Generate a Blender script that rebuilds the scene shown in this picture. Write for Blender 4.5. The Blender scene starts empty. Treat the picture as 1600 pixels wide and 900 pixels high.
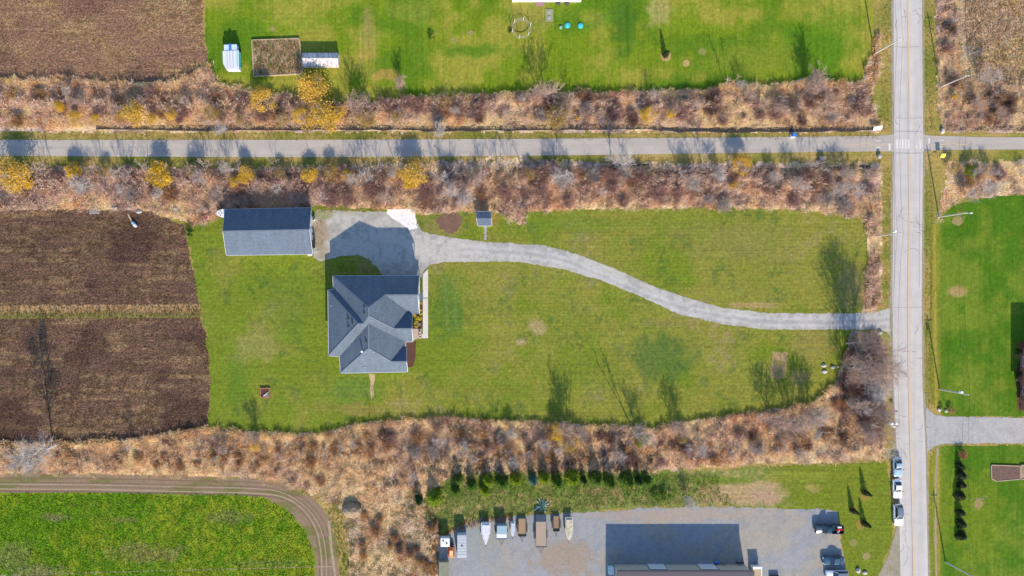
import bpy, bmesh, math, random
import numpy as np
from mathutils import Vector, Matrix
random.seed(7); rng = np.random.default_rng(7)
C = bpy.context.scene.collection
SC = bpy.context.scene
# ---------------------------------------------------------------- camera, light
S = 0.14            # metres per unit of the survey grid used below (x to the east, y to the south)
NX, NY, H = 700.0, 455.0, 1150.0     # point right under the drone, its height
cam = bpy.data.cameras.new('camera'); co = bpy.data.objects.new('camera', cam); C.objects.link(co)
co.location = (0, 0, H*S); cam.sensor_width = 36; cam.lens = 36*H/1600
cam.shift_x = 100/1600; cam.shift_y = 5/1600
cam.clip_end = 8000; cam.clip_start = 1; SC.camera = co
SUN_EL = math.radians(28.4); SUN_AZ = math.atan(0.17)    # sun a little east of south
wd = bpy.data.worlds.new('World'); SC.world = wd; wd.use_nodes = True
nt = wd.node_tree; bg = nt.nodes['Background']
sky = nt.nodes.new('ShaderNodeTexSky'); sky.sky_type = 'NISHITA'; sky.sun_disc = False
sky.sun_elevation = SUN_EL; sky.sun_rotation = math.pi - SUN_AZ
sky.air_density = 1.0; sky.dust_density = 0.4; sky.ozone_density = 3.0
nt.links.new(sky.outputs[0], bg.inputs[0]); bg.inputs[1].default_value = 0.135
sd = Vector((math.sin(SUN_AZ)*math.cos(SUN_EL), -math.cos(SUN_AZ)*math.cos(SUN_EL), math.sin(SUN_EL)))
sl = bpy.data.lights.new('sun', 'SUN'); sl.energy = 3.8; sl.angle = math.radians(0.5); sl.color = (1.0, 0.84, 0.65)
so = bpy.data.objects.new('sun', sl); C.objects.link(so); so.rotation_euler = sd.to_track_quat('Z', 'Y').to_euler()
so.location = (0, 0, 60)
SC.view_settings.view_transform = 'Standard'; SC.view_settings.look = 'None'
SC.view_settings.gamma = 1; SC.view_settings.exposure = 1.15
SC.view_settings.use_curve_mapping = False
LUM = 1.75           # what a sunlit white sheet on the ground shows

# ---------------------------------------------------------------- helpers
def lin(c):
    c = np.asarray(c, float)/255.0
    return np.where(c <= .04045, c/12.92, ((c+.055)/1.055)**2.4)
def alb(*c, k=1.0):
    return np.clip(lin(c)/LUM*k, 0, .85)
def W(px, py, h=0.0):
    k = 1-h/H
    return Vector(((px-NX)*k*S, (NY-py)*k*S, h*S))
def G(px, py, z=0.0):
    return Vector(((px-NX)*S, (NY-py)*S, z))
_lat = {}
def vnoise(x, y, scale, seed=0, octv=3):
    x = np.asarray(x, float)/scale; y = np.asarray(y, float)/scale
    out = 0; amp = 1; tot = 0
    for o in range(octv):
        key = (seed, o)
        if key not in _lat: _lat[key] = np.random.default_rng(seed*17+o+1).random((256, 256))
        L = _lat[key]
        xi = np.floor(x).astype(int); yi = np.floor(y).astype(int); fx = x-xi; fy = y-yi
        fx = fx*fx*(3-2*fx); fy = fy*fy*(3-2*fy)
        a = L[xi & 255, yi & 255]; b = L[(xi+1) & 255, yi & 255]; c = L[xi & 255, (yi+1) & 255]; d = L[(xi+1) & 255, (yi+1) & 255]
        out = out + amp*((a*(1-fx)+b*fx)*(1-fy)+(c*(1-fx)+d*fx)*fy); tot += amp
        amp *= .5; x = x*2+13.7; y = y*2+5.3
    return out/tot
def mixc(a, b, t):
    t = np.clip(t, 0, 1)[..., None]; return a*(1-t)+b*t
def sstep(x, a, b):
    t = np.clip((x-a)/(b-a), 0, 1); return t*t*(3-2*t)
def inpoly(x, y, poly):
    ins = np.zeros(np.shape(x), bool); n = len(poly)
    for i in range(n):
        x0, y0 = poly[i]; x1, y1 = poly[(i+1) % n]
        if y0 == y1: continue
        c = (y0 > y) != (y1 > y)
        ins ^= c & (x < (x1-x0)*(y-y0)/(y1-y0)+x0)
    return ins
def tag(o, label=None, cat=None, group=None, kind=None):
    if label: o['label'] = label
    if cat: o['category'] = cat
    if group: o['group'] = group
    if kind: o['kind'] = kind
    return o
def empty(name, label, cat, loc=(0, 0, 0), rz=0, group=None):
    o = bpy.data.objects.new(name, None); C.objects.link(o); o.empty_display_size = .3
    o.location = loc; o.rotation_euler = (0, 0, rz); return tag(o, label, cat, group)
def np_mesh(name, V, F, mats, col=None, smooth=False, k=None):
    """V (n,3), F (m,k) -> mesh; col per vertex"""
    me = bpy.data.meshes.new(name); V = np.asarray(V, np.float32); F = np.asarray(F, np.int32); k = F.shape[1]
    me.vertices.add(len(V)); me.vertices.foreach_set('co', V.ravel())
    me.loops.add(F.size); me.loops.foreach_set('vertex_index', F.ravel())
    me.polygons.add(len(F)); me.polygons.foreach_set('loop_start', np.arange(0, F.size, k, dtype=np.int32))
    me.polygons.foreach_set('loop_total', np.full(len(F), k, np.int32))
    if smooth: me.polygons.foreach_set('use_smooth', np.ones(len(F), bool))
    me.update(calc_edges=True)
    if col is not None:
        a = me.color_attributes.new('Col', 'FLOAT_COLOR', 'POINT')
        cc = np.ones((len(V), 4), np.float32); cc[:, :3] = col
        a.data.foreach_set('color', cc.ravel())
    for m in (mats if isinstance(mats, list) else [mats]): me.materials.append(m)
    return me
def link(name, me, parent=None):
    o = bpy.data.objects.new(name, me); C.objects.link(o)
    if parent is not None: o.parent = parent
    return o
class MB:
    """collects simple solids for one mesh"""
    def __init__(s): s.bm = bmesh.new()
    def box(s, x0, x1, y0, y1, z0, z1, rz=0, c=None, bev=0):
        m = Matrix.Translation(((x0+x1)/2, (y0+y1)/2, (z0+z1)/2)) @ Matrix.Diagonal((x1-x0, y1-y0, z1-z0, 1))
        if rz or c: m = Matrix.Translation(c or (0, 0, 0)) @ Matrix.Rotation(rz, 4, 'Z') @ m
        r = bmesh.ops.create_cube(s.bm, size=1, matrix=m)
        if bev:
            es = list({e for v in r['verts'] for e in v.link_edges})
            bmesh.ops.bevel(s.bm, geom=es, offset=bev, segments=2, affect='EDGES', profile=.6)
        return s
    def cyl(s, p0, p1, r0, r1=None, n=8, caps=True):
        r1 = r0 if r1 is None else r1
        p0 = Vector(p0); p1 = Vector(p1); d = p1-p0
        q = d.to_track_quat('Z', 'Y').to_matrix().to_4x4()
        m = Matrix.Translation((p0+p1)/2) @ q
        bmesh.ops.create_cone(s.bm, cap_ends=caps, segments=n, radius1=r0, radius2=max(r1, .0005), depth=d.length, matrix=m)
        return s
    def ball(s, c, r, sx=1, sy=1, sz=1, sub=2, jit=0):
        r_ = bmesh.ops.create_icosphere(s.bm, subdivisions=sub, radius=r, matrix=Matrix.Translation(c) @ Matrix.Diagonal((sx, sy, sz, 1)))
        if jit:
            for v in r_['verts']: v.co += Vector([random.uniform(-jit, jit) for _ in range(3)])
        return s
    def poly(s, pts):
        vs = [s.bm.verts.new(p) for p in pts]; s.bm.faces.new(vs); return s
    def prism(s, pts, z0, z1):
        """pts 2d outline"""
        b = [s.bm.verts.new((p[0], p[1], z0)) for p in pts]; t = [s.bm.verts.new((p[0], p[1], z1)) for p in pts]
        n = len(pts)
        s.bm.faces.new(t); s.bm.faces.new(b[::-1])
        for i in range(n): s.bm.faces.new((b[i], b[(i+1) % n], t[(i+1) % n], t[i]))
        return s
    def loft(s, rings, cap=True):
        R = [[s.bm.verts.new(p) for p in r] for r in rings]; n = len(R[0])
        for a, b in zip(R, R[1:]):
            for i in range(n): s.bm.faces.new((a[i], a[(i+1) % n], b[(i+1) % n], b[i]))
        if cap: s.bm.faces.new(R[0][::-1]); s.bm.faces.new(R[-1])
        return s
    def mesh(s, name, mat, smooth=False):
        bmesh.ops.recalc_face_normals(s.bm, faces=s.bm.faces)
        me = bpy.data.meshes.new(name); s.bm.to_mesh(me); s.bm.free(); me.materials.append(mat)
        if smooth:
            for p in me.polygons: p.use_smooth = True
        return me
    def build(s, name, mat, parent=None, smooth=False):
        return link(name, s.mesh(name, mat, smooth), parent)

# ---------------------------------------------------------------- materials
def nodes(name):
    m = bpy.data.materials.new(name); m.use_nodes = True; n = m.node_tree
    return m, n, n.nodes['Principled BSDF']
def mapping(n, sc=(1, 1, 1)):
    tc = n.nodes.new('ShaderNodeTexCoord'); mp = n.nodes.new('ShaderNodeMapping'); mp.inputs['Scale'].default_value = sc
    n.links.new(tc.outputs['Object'], mp.inputs[0]); return mp
def noise_mul(n, src, mp, scale, lo, hi, detail=4, rough=.6):
    t = n.nodes.new('ShaderNodeTexNoise'); t.inputs['Scale'].default_value = scale; t.inputs['Detail'].default_value = detail
    t.inputs['Roughness'].default_value = rough; n.links.new(mp.outputs[0], t.inputs['Vector'])
    r = n.nodes.new('ShaderNodeMapRange'); r.inputs['From Min'].default_value = .3; r.inputs['From Max'].default_value = .7
    r.inputs['To Min'].default_value = lo; r.inputs['To Max'].default_value = hi; n.links.new(t.outputs[0], r.inputs['Value'])
    v = n.nodes.new('ShaderNodeVectorMath'); v.operation = 'SCALE'
    if isinstance(src, tuple): v.inputs[0].default_value = src
    else: n.links.new(src, v.inputs[0])
    n.links.new(r.outputs[0], v.inputs['Scale']); return v.outputs[0], t.outputs[0]
def mat(name, col, rough=.7, spec=.3, metal=0, noise=None, bump=0, sc=(1, 1, 1)):
    """noise = (scale, lo, hi)"""
    m, n, b = nodes(name); col = tuple(float(v) for v in col)
    b.inputs['Roughness'].default_value = rough; b.inputs['Metallic'].default_value = metal
    b.inputs['Specular IOR Level'].default_value = spec
    noise = noise or (4, .92, 1.08)
    mp = mapping(n, sc); o, f = noise_mul(n, col, mp, *noise)
    n.links.new(o, b.inputs['Base Color'])
    if bump:
        bp = n.nodes.new('ShaderNodeBump'); bp.inputs['Strength'].default_value = bump; bp.inputs['Distance'].default_value = .1
        n.links.new(f, bp.inputs['Height']); n.links.new(bp.outputs[0], b.inputs['Normal'])
    return m
def ground_mat(name, s1=3.0, a1=.22, s2=9.0, a2=.2, bump=.5, dist=.12, hue=None, streak=None):
    m, n, b = nodes(name); b.inputs['Roughness'].default_value = .95; b.inputs['Specular IOR Level'].default_value = .1
    at = n.nodes.new('ShaderNodeAttribute'); at.attribute_name = 'Col'; mp = mapping(n)
    o = at.outputs['Color']
    if hue:      # blotches of a second tint, about a metre across
        t = n.nodes.new('ShaderNodeTexNoise'); t.inputs['Scale'].default_value = hue[1]; t.inputs['Detail'].default_value = 5
        n.links.new(mp.outputs[0], t.inputs['Vector'])
        r = n.nodes.new('ShaderNodeMapRange'); r.inputs['From Min'].default_value = .48; r.inputs['From Max'].default_value = .68; r.inputs['To Max'].default_value = hue[2]
        n.links.new(t.outputs[0], r.inputs['Value'])
        x = n.nodes.new('ShaderNodeMix'); x.data_type = 'RGBA'; x.inputs['B'].default_value = (*[float(v) for v in hue[0]], 1)
        n.links.new(r.outputs[0], x.inputs['Factor']); n.links.new(o, x.inputs['A']); o = x.outputs['Result']
    if streak:
        mp2 = mapping(n, streak[0]); o, _ = noise_mul(n, o, mp2, streak[1], 1-streak[2], 1+streak[2], 3)
    o, f1 = noise_mul(n, o, mp, s1, 1-a1, 1+a1, 5)
    o, f2 = noise_mul(n, o, mp, s2, 1-a2, 1+a2, 3)
    n.links.new(o, b.inputs['Base Color'])
    if bump:
        bp = n.nodes.new('ShaderNodeBump'); bp.inputs['Strength'].default_value = bump; bp.inputs['Distance'].default_value = dist
        n.links.new(f1, bp.inputs['Height']); n.links.new(bp.outputs[0], b.inputs['Normal'])
    return m
def leaf_mat(name, transl=.25):
    m, n, b = nodes(name); b.inputs['Roughness'].default_value = .8; b.inputs['Specular IOR Level'].default_value = .15
    at = n.nodes.new('ShaderNodeAttribute'); at.attribute_name = 'Col'; n.links.new(at.outputs['Color'], b.inputs['Base Color'])
    if transl:
        tr = n.nodes.new('ShaderNodeBsdfTranslucent'); mx = n.nodes.new('ShaderNodeMixShader'); mx.inputs[0].default_value = transl
        n.links.new(at.outputs['Color'], tr.inputs[0]); n.links.new(b.outputs[0], mx.inputs[1]); n.links.new(tr.outputs[0], mx.inputs[2])
        n.links.new(mx.outputs[0], n.nodes['Material Output'].inputs[0])
    return m
M = {}
M['lawn'] = ground_mat('lawn_grass', 1.6, .26, 5, .34, .5, .08, streak=((.03, 1.6, 1), 1.5, .13))
M['lawn_ns'] = ground_mat('lawn_grass_mown_north_south', 1.6, .18, 5, .26, .4, .08, streak=((1.3, .03, 1), 1.3, .13))
M['rough'] = ground_mat('rough_soil', 2.5, .4, 7, .45, .9, .25)
M['field'] = ground_mat('harvested_field', 2.2, .5, 6, .5, 1.0, .3, streak=((.05, 1.0, 1), 1.6, .22))
M['gravel'] = ground_mat('crushed_gravel', 1.8, .1, 6, .15, .3, .04)
M['track'] = ground_mat('bare_track', 1.6, .12, 7, .14, .4, .06)
M['leaf'] = leaf_mat('dry_foliage', .5)
M['green'] = leaf_mat('green_foliage', .25)
M['yellow'] = leaf_mat('yellow_foliage', .35)

def asphalt(name, col, wear):
    m, n, b = nodes(name); b.inputs['Roughness'].default_value = .9; b.inputs['Specular IOR Level'].default_value = .15
    mp = mapping(n); mp2 = mapping(n, wear)
    o, _ = noise_mul(n, tuple(float(v) for v in col), mp2, 1.0, .9, 1.08, 3)
    o, _ = noise_mul(n, o, mp, .35, .93, 1.07, 4); o, f = noise_mul(n, o, mp, 5, .9, 1.1, 3)
    n.links.new(o, b.inputs['Base Color']); return m
M['asphalt'] = asphalt('old_asphalt', alb(217, 213, 208), (1.1, .03, 1))
M['path'] = asphalt('path_asphalt', alb(200, 193, 184), (.03, .9, 1))
M['shoulder'] = ground_mat('gravel_shoulder', 2.0, .1, 11, .12, .3, .04)
M['seal'] = mat('crack_sealant', alb(138, 134, 134), .6)
M['patch_seam'] = mat('pavement_seam', alb(165, 160, 160), .8)
M['yline'] = mat('yellow_line_paint', alb(240, 206, 160), .7, noise=(3, .85, 1.1))
M['wline'] = mat('white_line_paint', alb(246, 242, 240), .7, noise=(3, .85, 1.1))
M['white'] = mat('white_painted_metal', (.6, .61, .63), .4)
M['cream'] = mat('cream_siding', (.55, .52, .46), .8)
M['concrete'] = mat('pale_concrete', alb(236, 232, 226), .9, noise=(2, .9, 1.05))
M['greyconc'] = mat('grey_concrete', alb(180, 180, 180), .9, noise=(4, .8, 1.15))
M['black'] = mat('black_rubber', (.02, .02, .022), .8)
M['darkmetal'] = mat('dark_metal', (.05, .05, .06), .5)
M['glass'] = mat('tinted_glass', (.025, .04, .06), .08, .6)
M['glass2'] = mat('pale_windscreen', (.12, .2, .27), .1, .6)
M['wood'] = mat('weathered_boards', (.36, .28, .2), .85, noise=(3, .75, 1.25), sc=(1, 6, 1))
M['plank'] = mat('trailer_planks', alb(188, 168, 150), .85, noise=(3, .8, 1.2), sc=(6, 1, 1))
M['pole'] = mat('weathered_pole_wood', (.42, .4, .37), .85)
M['concpole'] = mat('concrete_pole', (.4, .39, .37), .85)
M['soil'] = mat('dark_mulch', alb(105, 74, 62), .95, noise=(5, .7, 1.25), bump=.6)
M['bark'] = mat('grey_bark', (.4, .335, .31), .9)
M['barkpale'] = mat('pale_bark', (.42, .395, .385), .9)
M['barkbrown'] = mat('brown_twigs', (.38, .27, .225), .9)
M['stone'] = mat('field_stone', (.27, .26, .26), .9, noise=(3, .8, 1.15))
M['brick'] = mat('red_brick', (.3, .13, .09), .9, noise=(4, .7, 1.3))

def shingle(name, col):
    m, n, b = nodes(name); b.inputs['Roughness'].default_value = .85; b.inputs['Specular IOR Level'].default_value = .25
    mp = mapping(n); o, f = noise_mul(n, tuple(float(v) for v in col), mp, 3.5, .84, 1.16, 5)
    o, _ = noise_mul(n, o, mapping(n, (1.2, .25, .25)), .8, .88, 1.1, 4)
    br = n.nodes.new('ShaderNodeTexBrick'); br.inputs['Scale'].default_value = 1; br.inputs['Brick Width'].default_value = .32
    br.inputs['Row Height'].default_value = .16; br.inputs['Mortar Size'].default_value = .006
    br.inputs['Color1'].default_value = (.88, .88, .88, 1); br.inputs['Color2'].default_value = (1.12, 1.12, 1.12, 1); br.inputs['Mortar'].default_value = (.7, .7, .7, 1)
    n.links.new(mp.outputs[0], br.inputs['Vector'])
    v = n.nodes.new('ShaderNodeVectorMath'); v.operation = 'MULTIPLY'; n.links.new(o, v.inputs[0]); n.links.new(br.outputs[0], v.inputs[1])
    n.links.new(v.outputs[0], b.inputs['Base Color']); return m
M['roof'] = shingle('slate_grey_shingles', (.082, .112, .15))
M['roofpale'] = shingle('grey_shingles', (.082, .11, .155))

# ---------------------------------------------------------------- ground sheets
def sheet(name, poly, z, colf, material, cell=2.0, edge=3.0, esc=9, seed=1, label=None, amp=.2):
    P = np.array(poly, float); x0, y0 = P.min(0)-cell*2; x1, y1 = P.max(0)+cell*2
    nx = int((x1-x0)/cell)+1; ny = int((y1-y0)/cell)+1
    cx, cy = np.meshgrid(x0+(np.arange(nx)+.5)*cell, y0+(np.arange(ny)+.5)*cell, indexing='ij')
    dx = (vnoise(cx, cy, esc, seed, 3)-.5)*2*edge*1.6; dy = (vnoise(cx, cy, esc, seed+50, 3)-.5)*2*edge*1.6
    ins = inpoly(cx+dx, cy+dy, poly)
    vx, vy = np.meshgrid(x0+np.arange(nx+1)*cell, y0+np.arange(ny+1)*cell, indexing='ij')
    i, j = np.nonzero(ins); idx = lambda a, b: a*(ny+1)+b
    F = np.stack([idx(i, j+1), idx(i+1, j+1), idx(i+1, j), idx(i, j)], 1)
    used, inv = np.unique(F, return_inverse=True); F = inv.reshape(F.shape)
    ux = vx.ravel()[used]; uy = vy.ravel()[used]
    V = np.stack([(ux-NX)*S, (NY-uy)*S, np.full(len(ux), z)], 1)
    if material.name in ('crushed_gravel', 'bare_track', 'gravel_shoulder'): amp = .07
    fn = vnoise(ux, uy, 3.2, seed+300, 2)-.5; fh = vnoise(ux, uy, 5, seed+330, 2)-.5
    col = colf(ux, uy)*(1+2*amp*fn)[:, None]; col[:, 0] *= 1+.9*amp*fh; col = np.clip(col, 0, .85)
    me = np_mesh(name, V, F, material, col)
    o = link(name, me); tag(o, label, None, None, 'structure'); return o
def blobs(x, y, col, lst, seed=90):
    n = (vnoise(x, y, 14, seed, 4)-.5)*1.5
    for (cx, cy, rx, ry, c, s) in lst:
        d = np.sqrt(((x-cx)/rx)**2+((y-cy)/ry)**2)+n*.8
        col = mixc(col, alb(*c), s*(1-sstep(d, .45, 1.15)))
    return col

GREEN = alb(124, 143, 44); OLIVE = alb(146, 148, 62); STRAW = alb(176, 158, 104); DEEP = alb(84, 118, 44); TAN = alb(200, 168, 128)
def c_lawn(x, y):
    n1 = vnoise(x, y, 70, 3, 4); n2 = vnoise(x, y, 22, 4, 4); n3 = vnoise(x, y, 6, 5, 3)
    c = mixc(np.broadcast_to(GREEN, x.shape+(3,)), OLIVE, sstep(n1*.6+n2*.4+.00016*(x-800), .35, .59))
    c = mixc(c, DEEP, .75*sstep(n2*.6+n3*.4, .52, .72)); c = mixc(c, STRAW, .7*sstep(n2*.3+n3*.3+n1*.4, .57, .74))
    c = blobs(x, y, c, [(400, 540, 40, 34, (166, 156, 96), .55), (840, 512, 15, 14, (180, 162, 112), .8), (815, 535, 10, 5, (186, 166, 120), .8),
        (1250, 590, 16, 12, (178, 154, 100), .7), (1180, 477, 44, 6, (186, 160, 108), .8), (1030, 560, 60, 44, (88, 118, 56), .75), (700, 480, 30, 60, (92, 128, 52), .6),
        (560, 610, 60, 25, (112, 142, 60), .6), (690, 352, 44, 26, (150, 140, 84), .7), (450, 480, 40, 60, (112, 140, 52), .5), (1150, 380, 110, 40, (150, 146, 78), .55),
        (900, 350, 90, 18, (110, 142, 44), .5), (1270, 540, 40, 30, (160, 148, 80), .6), (1230, 500, 40, 6, (178, 140, 92), .8), (1040, 505, 50, 8, (150, 140, 80), .6),
        (560, 640, 60, 12, (160, 142, 80), .6), (370, 600, 20, 40, (98, 134, 42), .6), (940, 580, 60, 30, (122, 136, 50), .5), (760, 345, 22, 12, (190, 140, 90), .5),
        (1330, 440, 26, 40, (170, 150, 100), .6), (350, 420, 30, 30, (152, 150, 70), .5)])
    c = c*(1+.09*np.sin(y*1.25+.01*x)*sstep(x, 760, 900)*vnoise(x, y, 60, 39, 2))[:, None]
    for xx, sg in ((697, 2.2), (711, 2.2)):
        c = mixc(c, alb(120, 150, 92), .45*np.exp(-((x-xx-.06*(y-470))/sg)**2)*sstep(y, 420, 440)*(1-sstep(y, 500, 530)))
    return c
def c_nlawn(x, y):
    n1 = vnoise(x, y, 80, 13, 3); n2 = vnoise(x, y, 24, 14, 4)
    c = mixc(np.broadcast_to(alb(124, 150, 32), x.shape+(3,)), alb(162, 162, 62), sstep(n1*.5+n2*.5, .42, .62))
    c = mixc(c, alb(88, 132, 28), .7*(1-sstep(n1, .3, .45)))
    c = blobs(x, y, c, [(978, 42, 28, 44, (82, 124, 34), .9), (1030, 18, 20, 30, (174, 170, 96), .85), (740, 80, 70, 12, (92, 138, 30), .8), (575, 40, 14, 40, (172, 158, 92), .6),
        (570, 85, 16, 12, (186, 160, 84), .6), (600, 118, 24, 10, (190, 158, 84), .7), (830, 25, 40, 30, (156, 152, 74), .7), (1180, 90, 90, 30, (140, 154, 50), .6), (940, 30, 30, 20, (96, 140, 44), .5),
        (640, 20, 40, 20, (150, 160, 64), .5), (450, 40, 60, 20, (134, 160, 44), .4), (1290, 60, 60, 60, (96, 144, 28), .6)])
    c = c*(1+.035*np.sin(x*.55)*(x > 560)+.035*np.sin(y*.8)*(x < 560))[:, None]
    return c
def c_elawn(x, y):
    n1 = vnoise(x, y, 60, 23, 3); n2 = vnoise(x, y, 20, 24, 4)
    c = mixc(np.broadcast_to(alb(84, 128, 26), x.shape+(3,)), alb(120, 144, 44), sstep(n1*.5+n2*.5, .42, .68))
    c = mixc(c, alb(146, 150, 56), .8*(1-sstep(x, 1455, 1480)))
    c = mixc(c, alb(186, 164, 74), .8*np.exp(-((x-1459-(y-300)*.012)/3.2)**2))
    c = blobs(x, y, c, [(1495, 455, 16, 8, (190, 158, 110), .8), (1520, 800, 60, 80, (132, 150, 40), .6), (1530, 787, 12, 9, (168, 148, 84), .8), (1500, 300, 30, 18, (150, 148, 80), .6)])
    return c
def c_verge(x, y):
    n1 = vnoise(x, y, 30, 33, 4); n2 = vnoise(x, y, 8, 34, 3)
    c = mixc(np.broadcast_to(alb(136, 142, 58), x.shape+(3,)), alb(192, 166, 100), sstep(n1*.5+n2*.5, .36, .56))
    return mixc(c, alb(104, 136, 50), .7*sstep(n1*.4+n2*.6, .56, .72)*(n1 > .4))
def c_brush(x, y):
    n1 = vnoise(x, y, 40, 43, 4); n2 = vnoise(x, y, 12, 44, 4); n3 = vnoise(x, y, 90, 45, 2)
    c = mixc(np.broadcast_to(alb(208, 182, 144), x.shape+(3,)), alb(182, 160, 148), sstep(n1*.6+n3*.4, .4, .6))
    c = mixc(c, alb(118, 96, 84), .75*sstep(n2*.65+n1*.35, .47, .64)); c = mixc(c, alb(208, 158, 112), .5*sstep(vnoise(x, y, 25, 46, 3), .55, .7))
    return c
def c_soil(x, y): return c_brush(x, y)*1.6
def c_fieldL(x, y):
    n1 = vnoise(x, y*2.2, 50, 53, 4); n2 = vnoise(x, y, 7, 54, 3)
    c = mixc(np.broadcast_to(alb(126, 98, 83), x.shape+(3,)), alb(152, 126, 94), sstep(n1*.6+n2*.4, .46, .66))
    c = mixc(c, alb(172, 144, 104), .6*sstep(vnoise(x*.25, y*2, 14, 57, 3), .55, .72)); c = mixc(c, alb(88, 66, 58), .7*sstep(vnoise(x, y*1.3, 70, 58, 4), .52, .66))
    return mixc(c, alb(86, 64, 56), .7*sstep(n1*.4+n2*.6, .48, .66))
def c_fieldU(x, y):
    n1 = vnoise(x, y*1.5, 60, 63, 4); n2 = vnoise(x, y, 7, 64, 3)
    c = mixc(np.broadcast_to(alb(164, 128, 104), x.shape+(3,)), alb(186, 156, 112), sstep(n1*.6+n2*.4, .44, .64))
    c = mixc(c, alb(130, 98, 84), .55*sstep(vnoise(x, y*1.3, 70, 68, 4), .5, .66))
    return mixc(c, alb(122, 88, 70), .6*sstep(n1*.4+n2*.6, .52, .7))
def c_meadow(x, y):
    n1 = vnoise(x, y, 40, 73, 4); n2 = vnoise(x, y, 7, 74, 3)
    c = mixc(np.broadcast_to(alb(204, 174, 142), x.shape+(3,)), alb(216, 188, 134), sstep(n1*.6+n2*.4, .44, .64))
    return mixc(c, alb(152, 118, 88), .6*sstep(n2, .55, .75))
def c_gravel(x, y):
    n1 = vnoise(x, y, 30, 83, 3); n2 = vnoise(x, y, 6, 84, 3)
    c = mixc(np.broadcast_to(alb(206, 204, 196), x.shape+(3,)), alb(180, 179, 174), sstep(n1*.5+n2*.5, .4, .66))
    c = blobs(x, y, c, [(500, 365, 16, 34, (176, 158, 132), .8), (500, 335, 22, 10, (152, 156, 96), .7), (560, 332, 30, 6, (186, 184, 168), .7), (500, 400, 20, 6, (176, 164, 140), .8)])
    # wheel ruts that follow the curve of the drive
    cx = np.array([650, 720, 800, 860, 900, 950, 1000, 1060, 1120, 1200, 1300, 1395.]); cy = np.array([395, 390, 394, 402, 413, 436, 459, 480, 494, 503, 504, 500.])
    d = y-np.interp(x, cx, cy); m = sstep(x, 660, 760)
    m = m*(.3+1.0*vnoise(x, y, 34, 87, 3)); d = d+(vnoise(x, y, 26, 88, 2)-.5)*4
    c = mixc(c, alb(220, 220, 222), .5*m*(np.exp(-((d-5)/2.6)**2)+np.exp(-((d+5)/2.6)**2)))
    return mixc(c, alb(178, 179, 180), .5*m*np.exp(-(d/2.2)**2))
def c_yard(x, y):
    n1 = vnoise(x, y*1.6, 60, 93, 3); n2 = vnoise(x, y, 10, 94, 3)
    c = mixc(np.broadcast_to(alb(170, 174, 178), x.shape+(3,)), alb(180, 174, 164), sstep(n1, .5, .7))
    c = mixc(c, alb(154, 158, 164), .5*sstep(n2, .5, .7))
    return blobs(x, y, c, [(880, 870, 60, 34, (176, 158, 136), .8), (1200, 850, 60, 20, (190, 178, 156), .5), (1050, 805, 150, 12, (188, 172, 156), .7), (750, 850, 60, 50, (158, 168, 170), .6)])
def c_crop(x, y):
    n1 = vnoise(x, y, 50, 103, 4); n2 = vnoise(x, y, 8, 104, 3)
    c = mixc(np.broadcast_to(alb(106, 150, 24), x.shape+(3,)), alb(146, 166, 40), sstep(n1*.5+n2*.5, .42, .66))
    return blobs(x, y, c, [(230, 865, 70, 18, (150, 148, 84), .8), (85, 808, 26, 8, (150, 144, 100), .8), (20, 872, 40, 26, (140, 148, 80), .7), (360, 808, 40, 12, (136, 142, 84), .6), (420, 880, 60, 8, (130, 140, 74), .5), (60, 890, 50, 14, (150, 142, 106), .6), (190, 812, 30, 6, (140, 138, 80), .7)])
def c_track(x, y):
    n = vnoise(x, y*4, 40, 113, 4)
    c = mixc(np.broadcast_to(alb(158, 136, 112), x.shape+(3,)), alb(128, 128, 74), .9*sstep(n, .5, .66)); return c
def c_divider(x, y):
    c = mixc(np.broadcast_to(alb(190, 156, 112), x.shape+(3,)), alb(146, 140, 80), sstep(y+(vnoise(x, y, 9, 120)-.5)*8, 484, 494)); return c
def c_scrub(x, y):
    n1 = vnoise(x, y, 26, 133, 4); n2 = vnoise(x, y, 9, 134, 3)
    c = mixc(np.broadcast_to(alb(138, 148, 76), x.shape+(3,)), alb(190, 166, 112), sstep(n1*.5+n2*.5, .48, .66)); c = mixc(c, alb(108, 138, 52), .75*sstep(vnoise(x, y, 14, 136, 3), .4, .55)*(1-sstep(y, 768, 784))*(1-sstep(x, 1030, 1080))); return mixc(c, alb(110, 132, 60), .8*sstep(n1, .56, .7))

# base ground reaching to the horizon
nb = 70
gx = np.concatenate([np.linspace(-16000, -400, 12), np.linspace(-380, 2000, nb), np.linspace(2100, 17000, 12)])
gy = np.concatenate([np.linspace(-16000, -400, 12), np.linspace(-380, 1300, nb), np.linspace(1400, 17000, 12)])
VX, VY = np.meshgrid(gx, gy, indexing='ij'); VX = VX.ravel(); VY = VY.ravel(); ng = len(gy)
ii, jj = np.meshgrid(np.arange(len(gx)-1), np.arange(ng-1), indexing='ij'); ii = ii.ravel(); jj = jj.ravel()
F = np.stack([ii*ng+jj+1, (ii+1)*ng+jj+1, (ii+1)*ng+jj, ii*ng+jj], 1)
tag(link('ground', np_mesh('ground', np.stack([(VX-NX)*S, (NY-VY)*S, np.zeros(len(VX))-.01], 1), F, M['lawn'], c_verge(VX, VY))), kind='structure')

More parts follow.
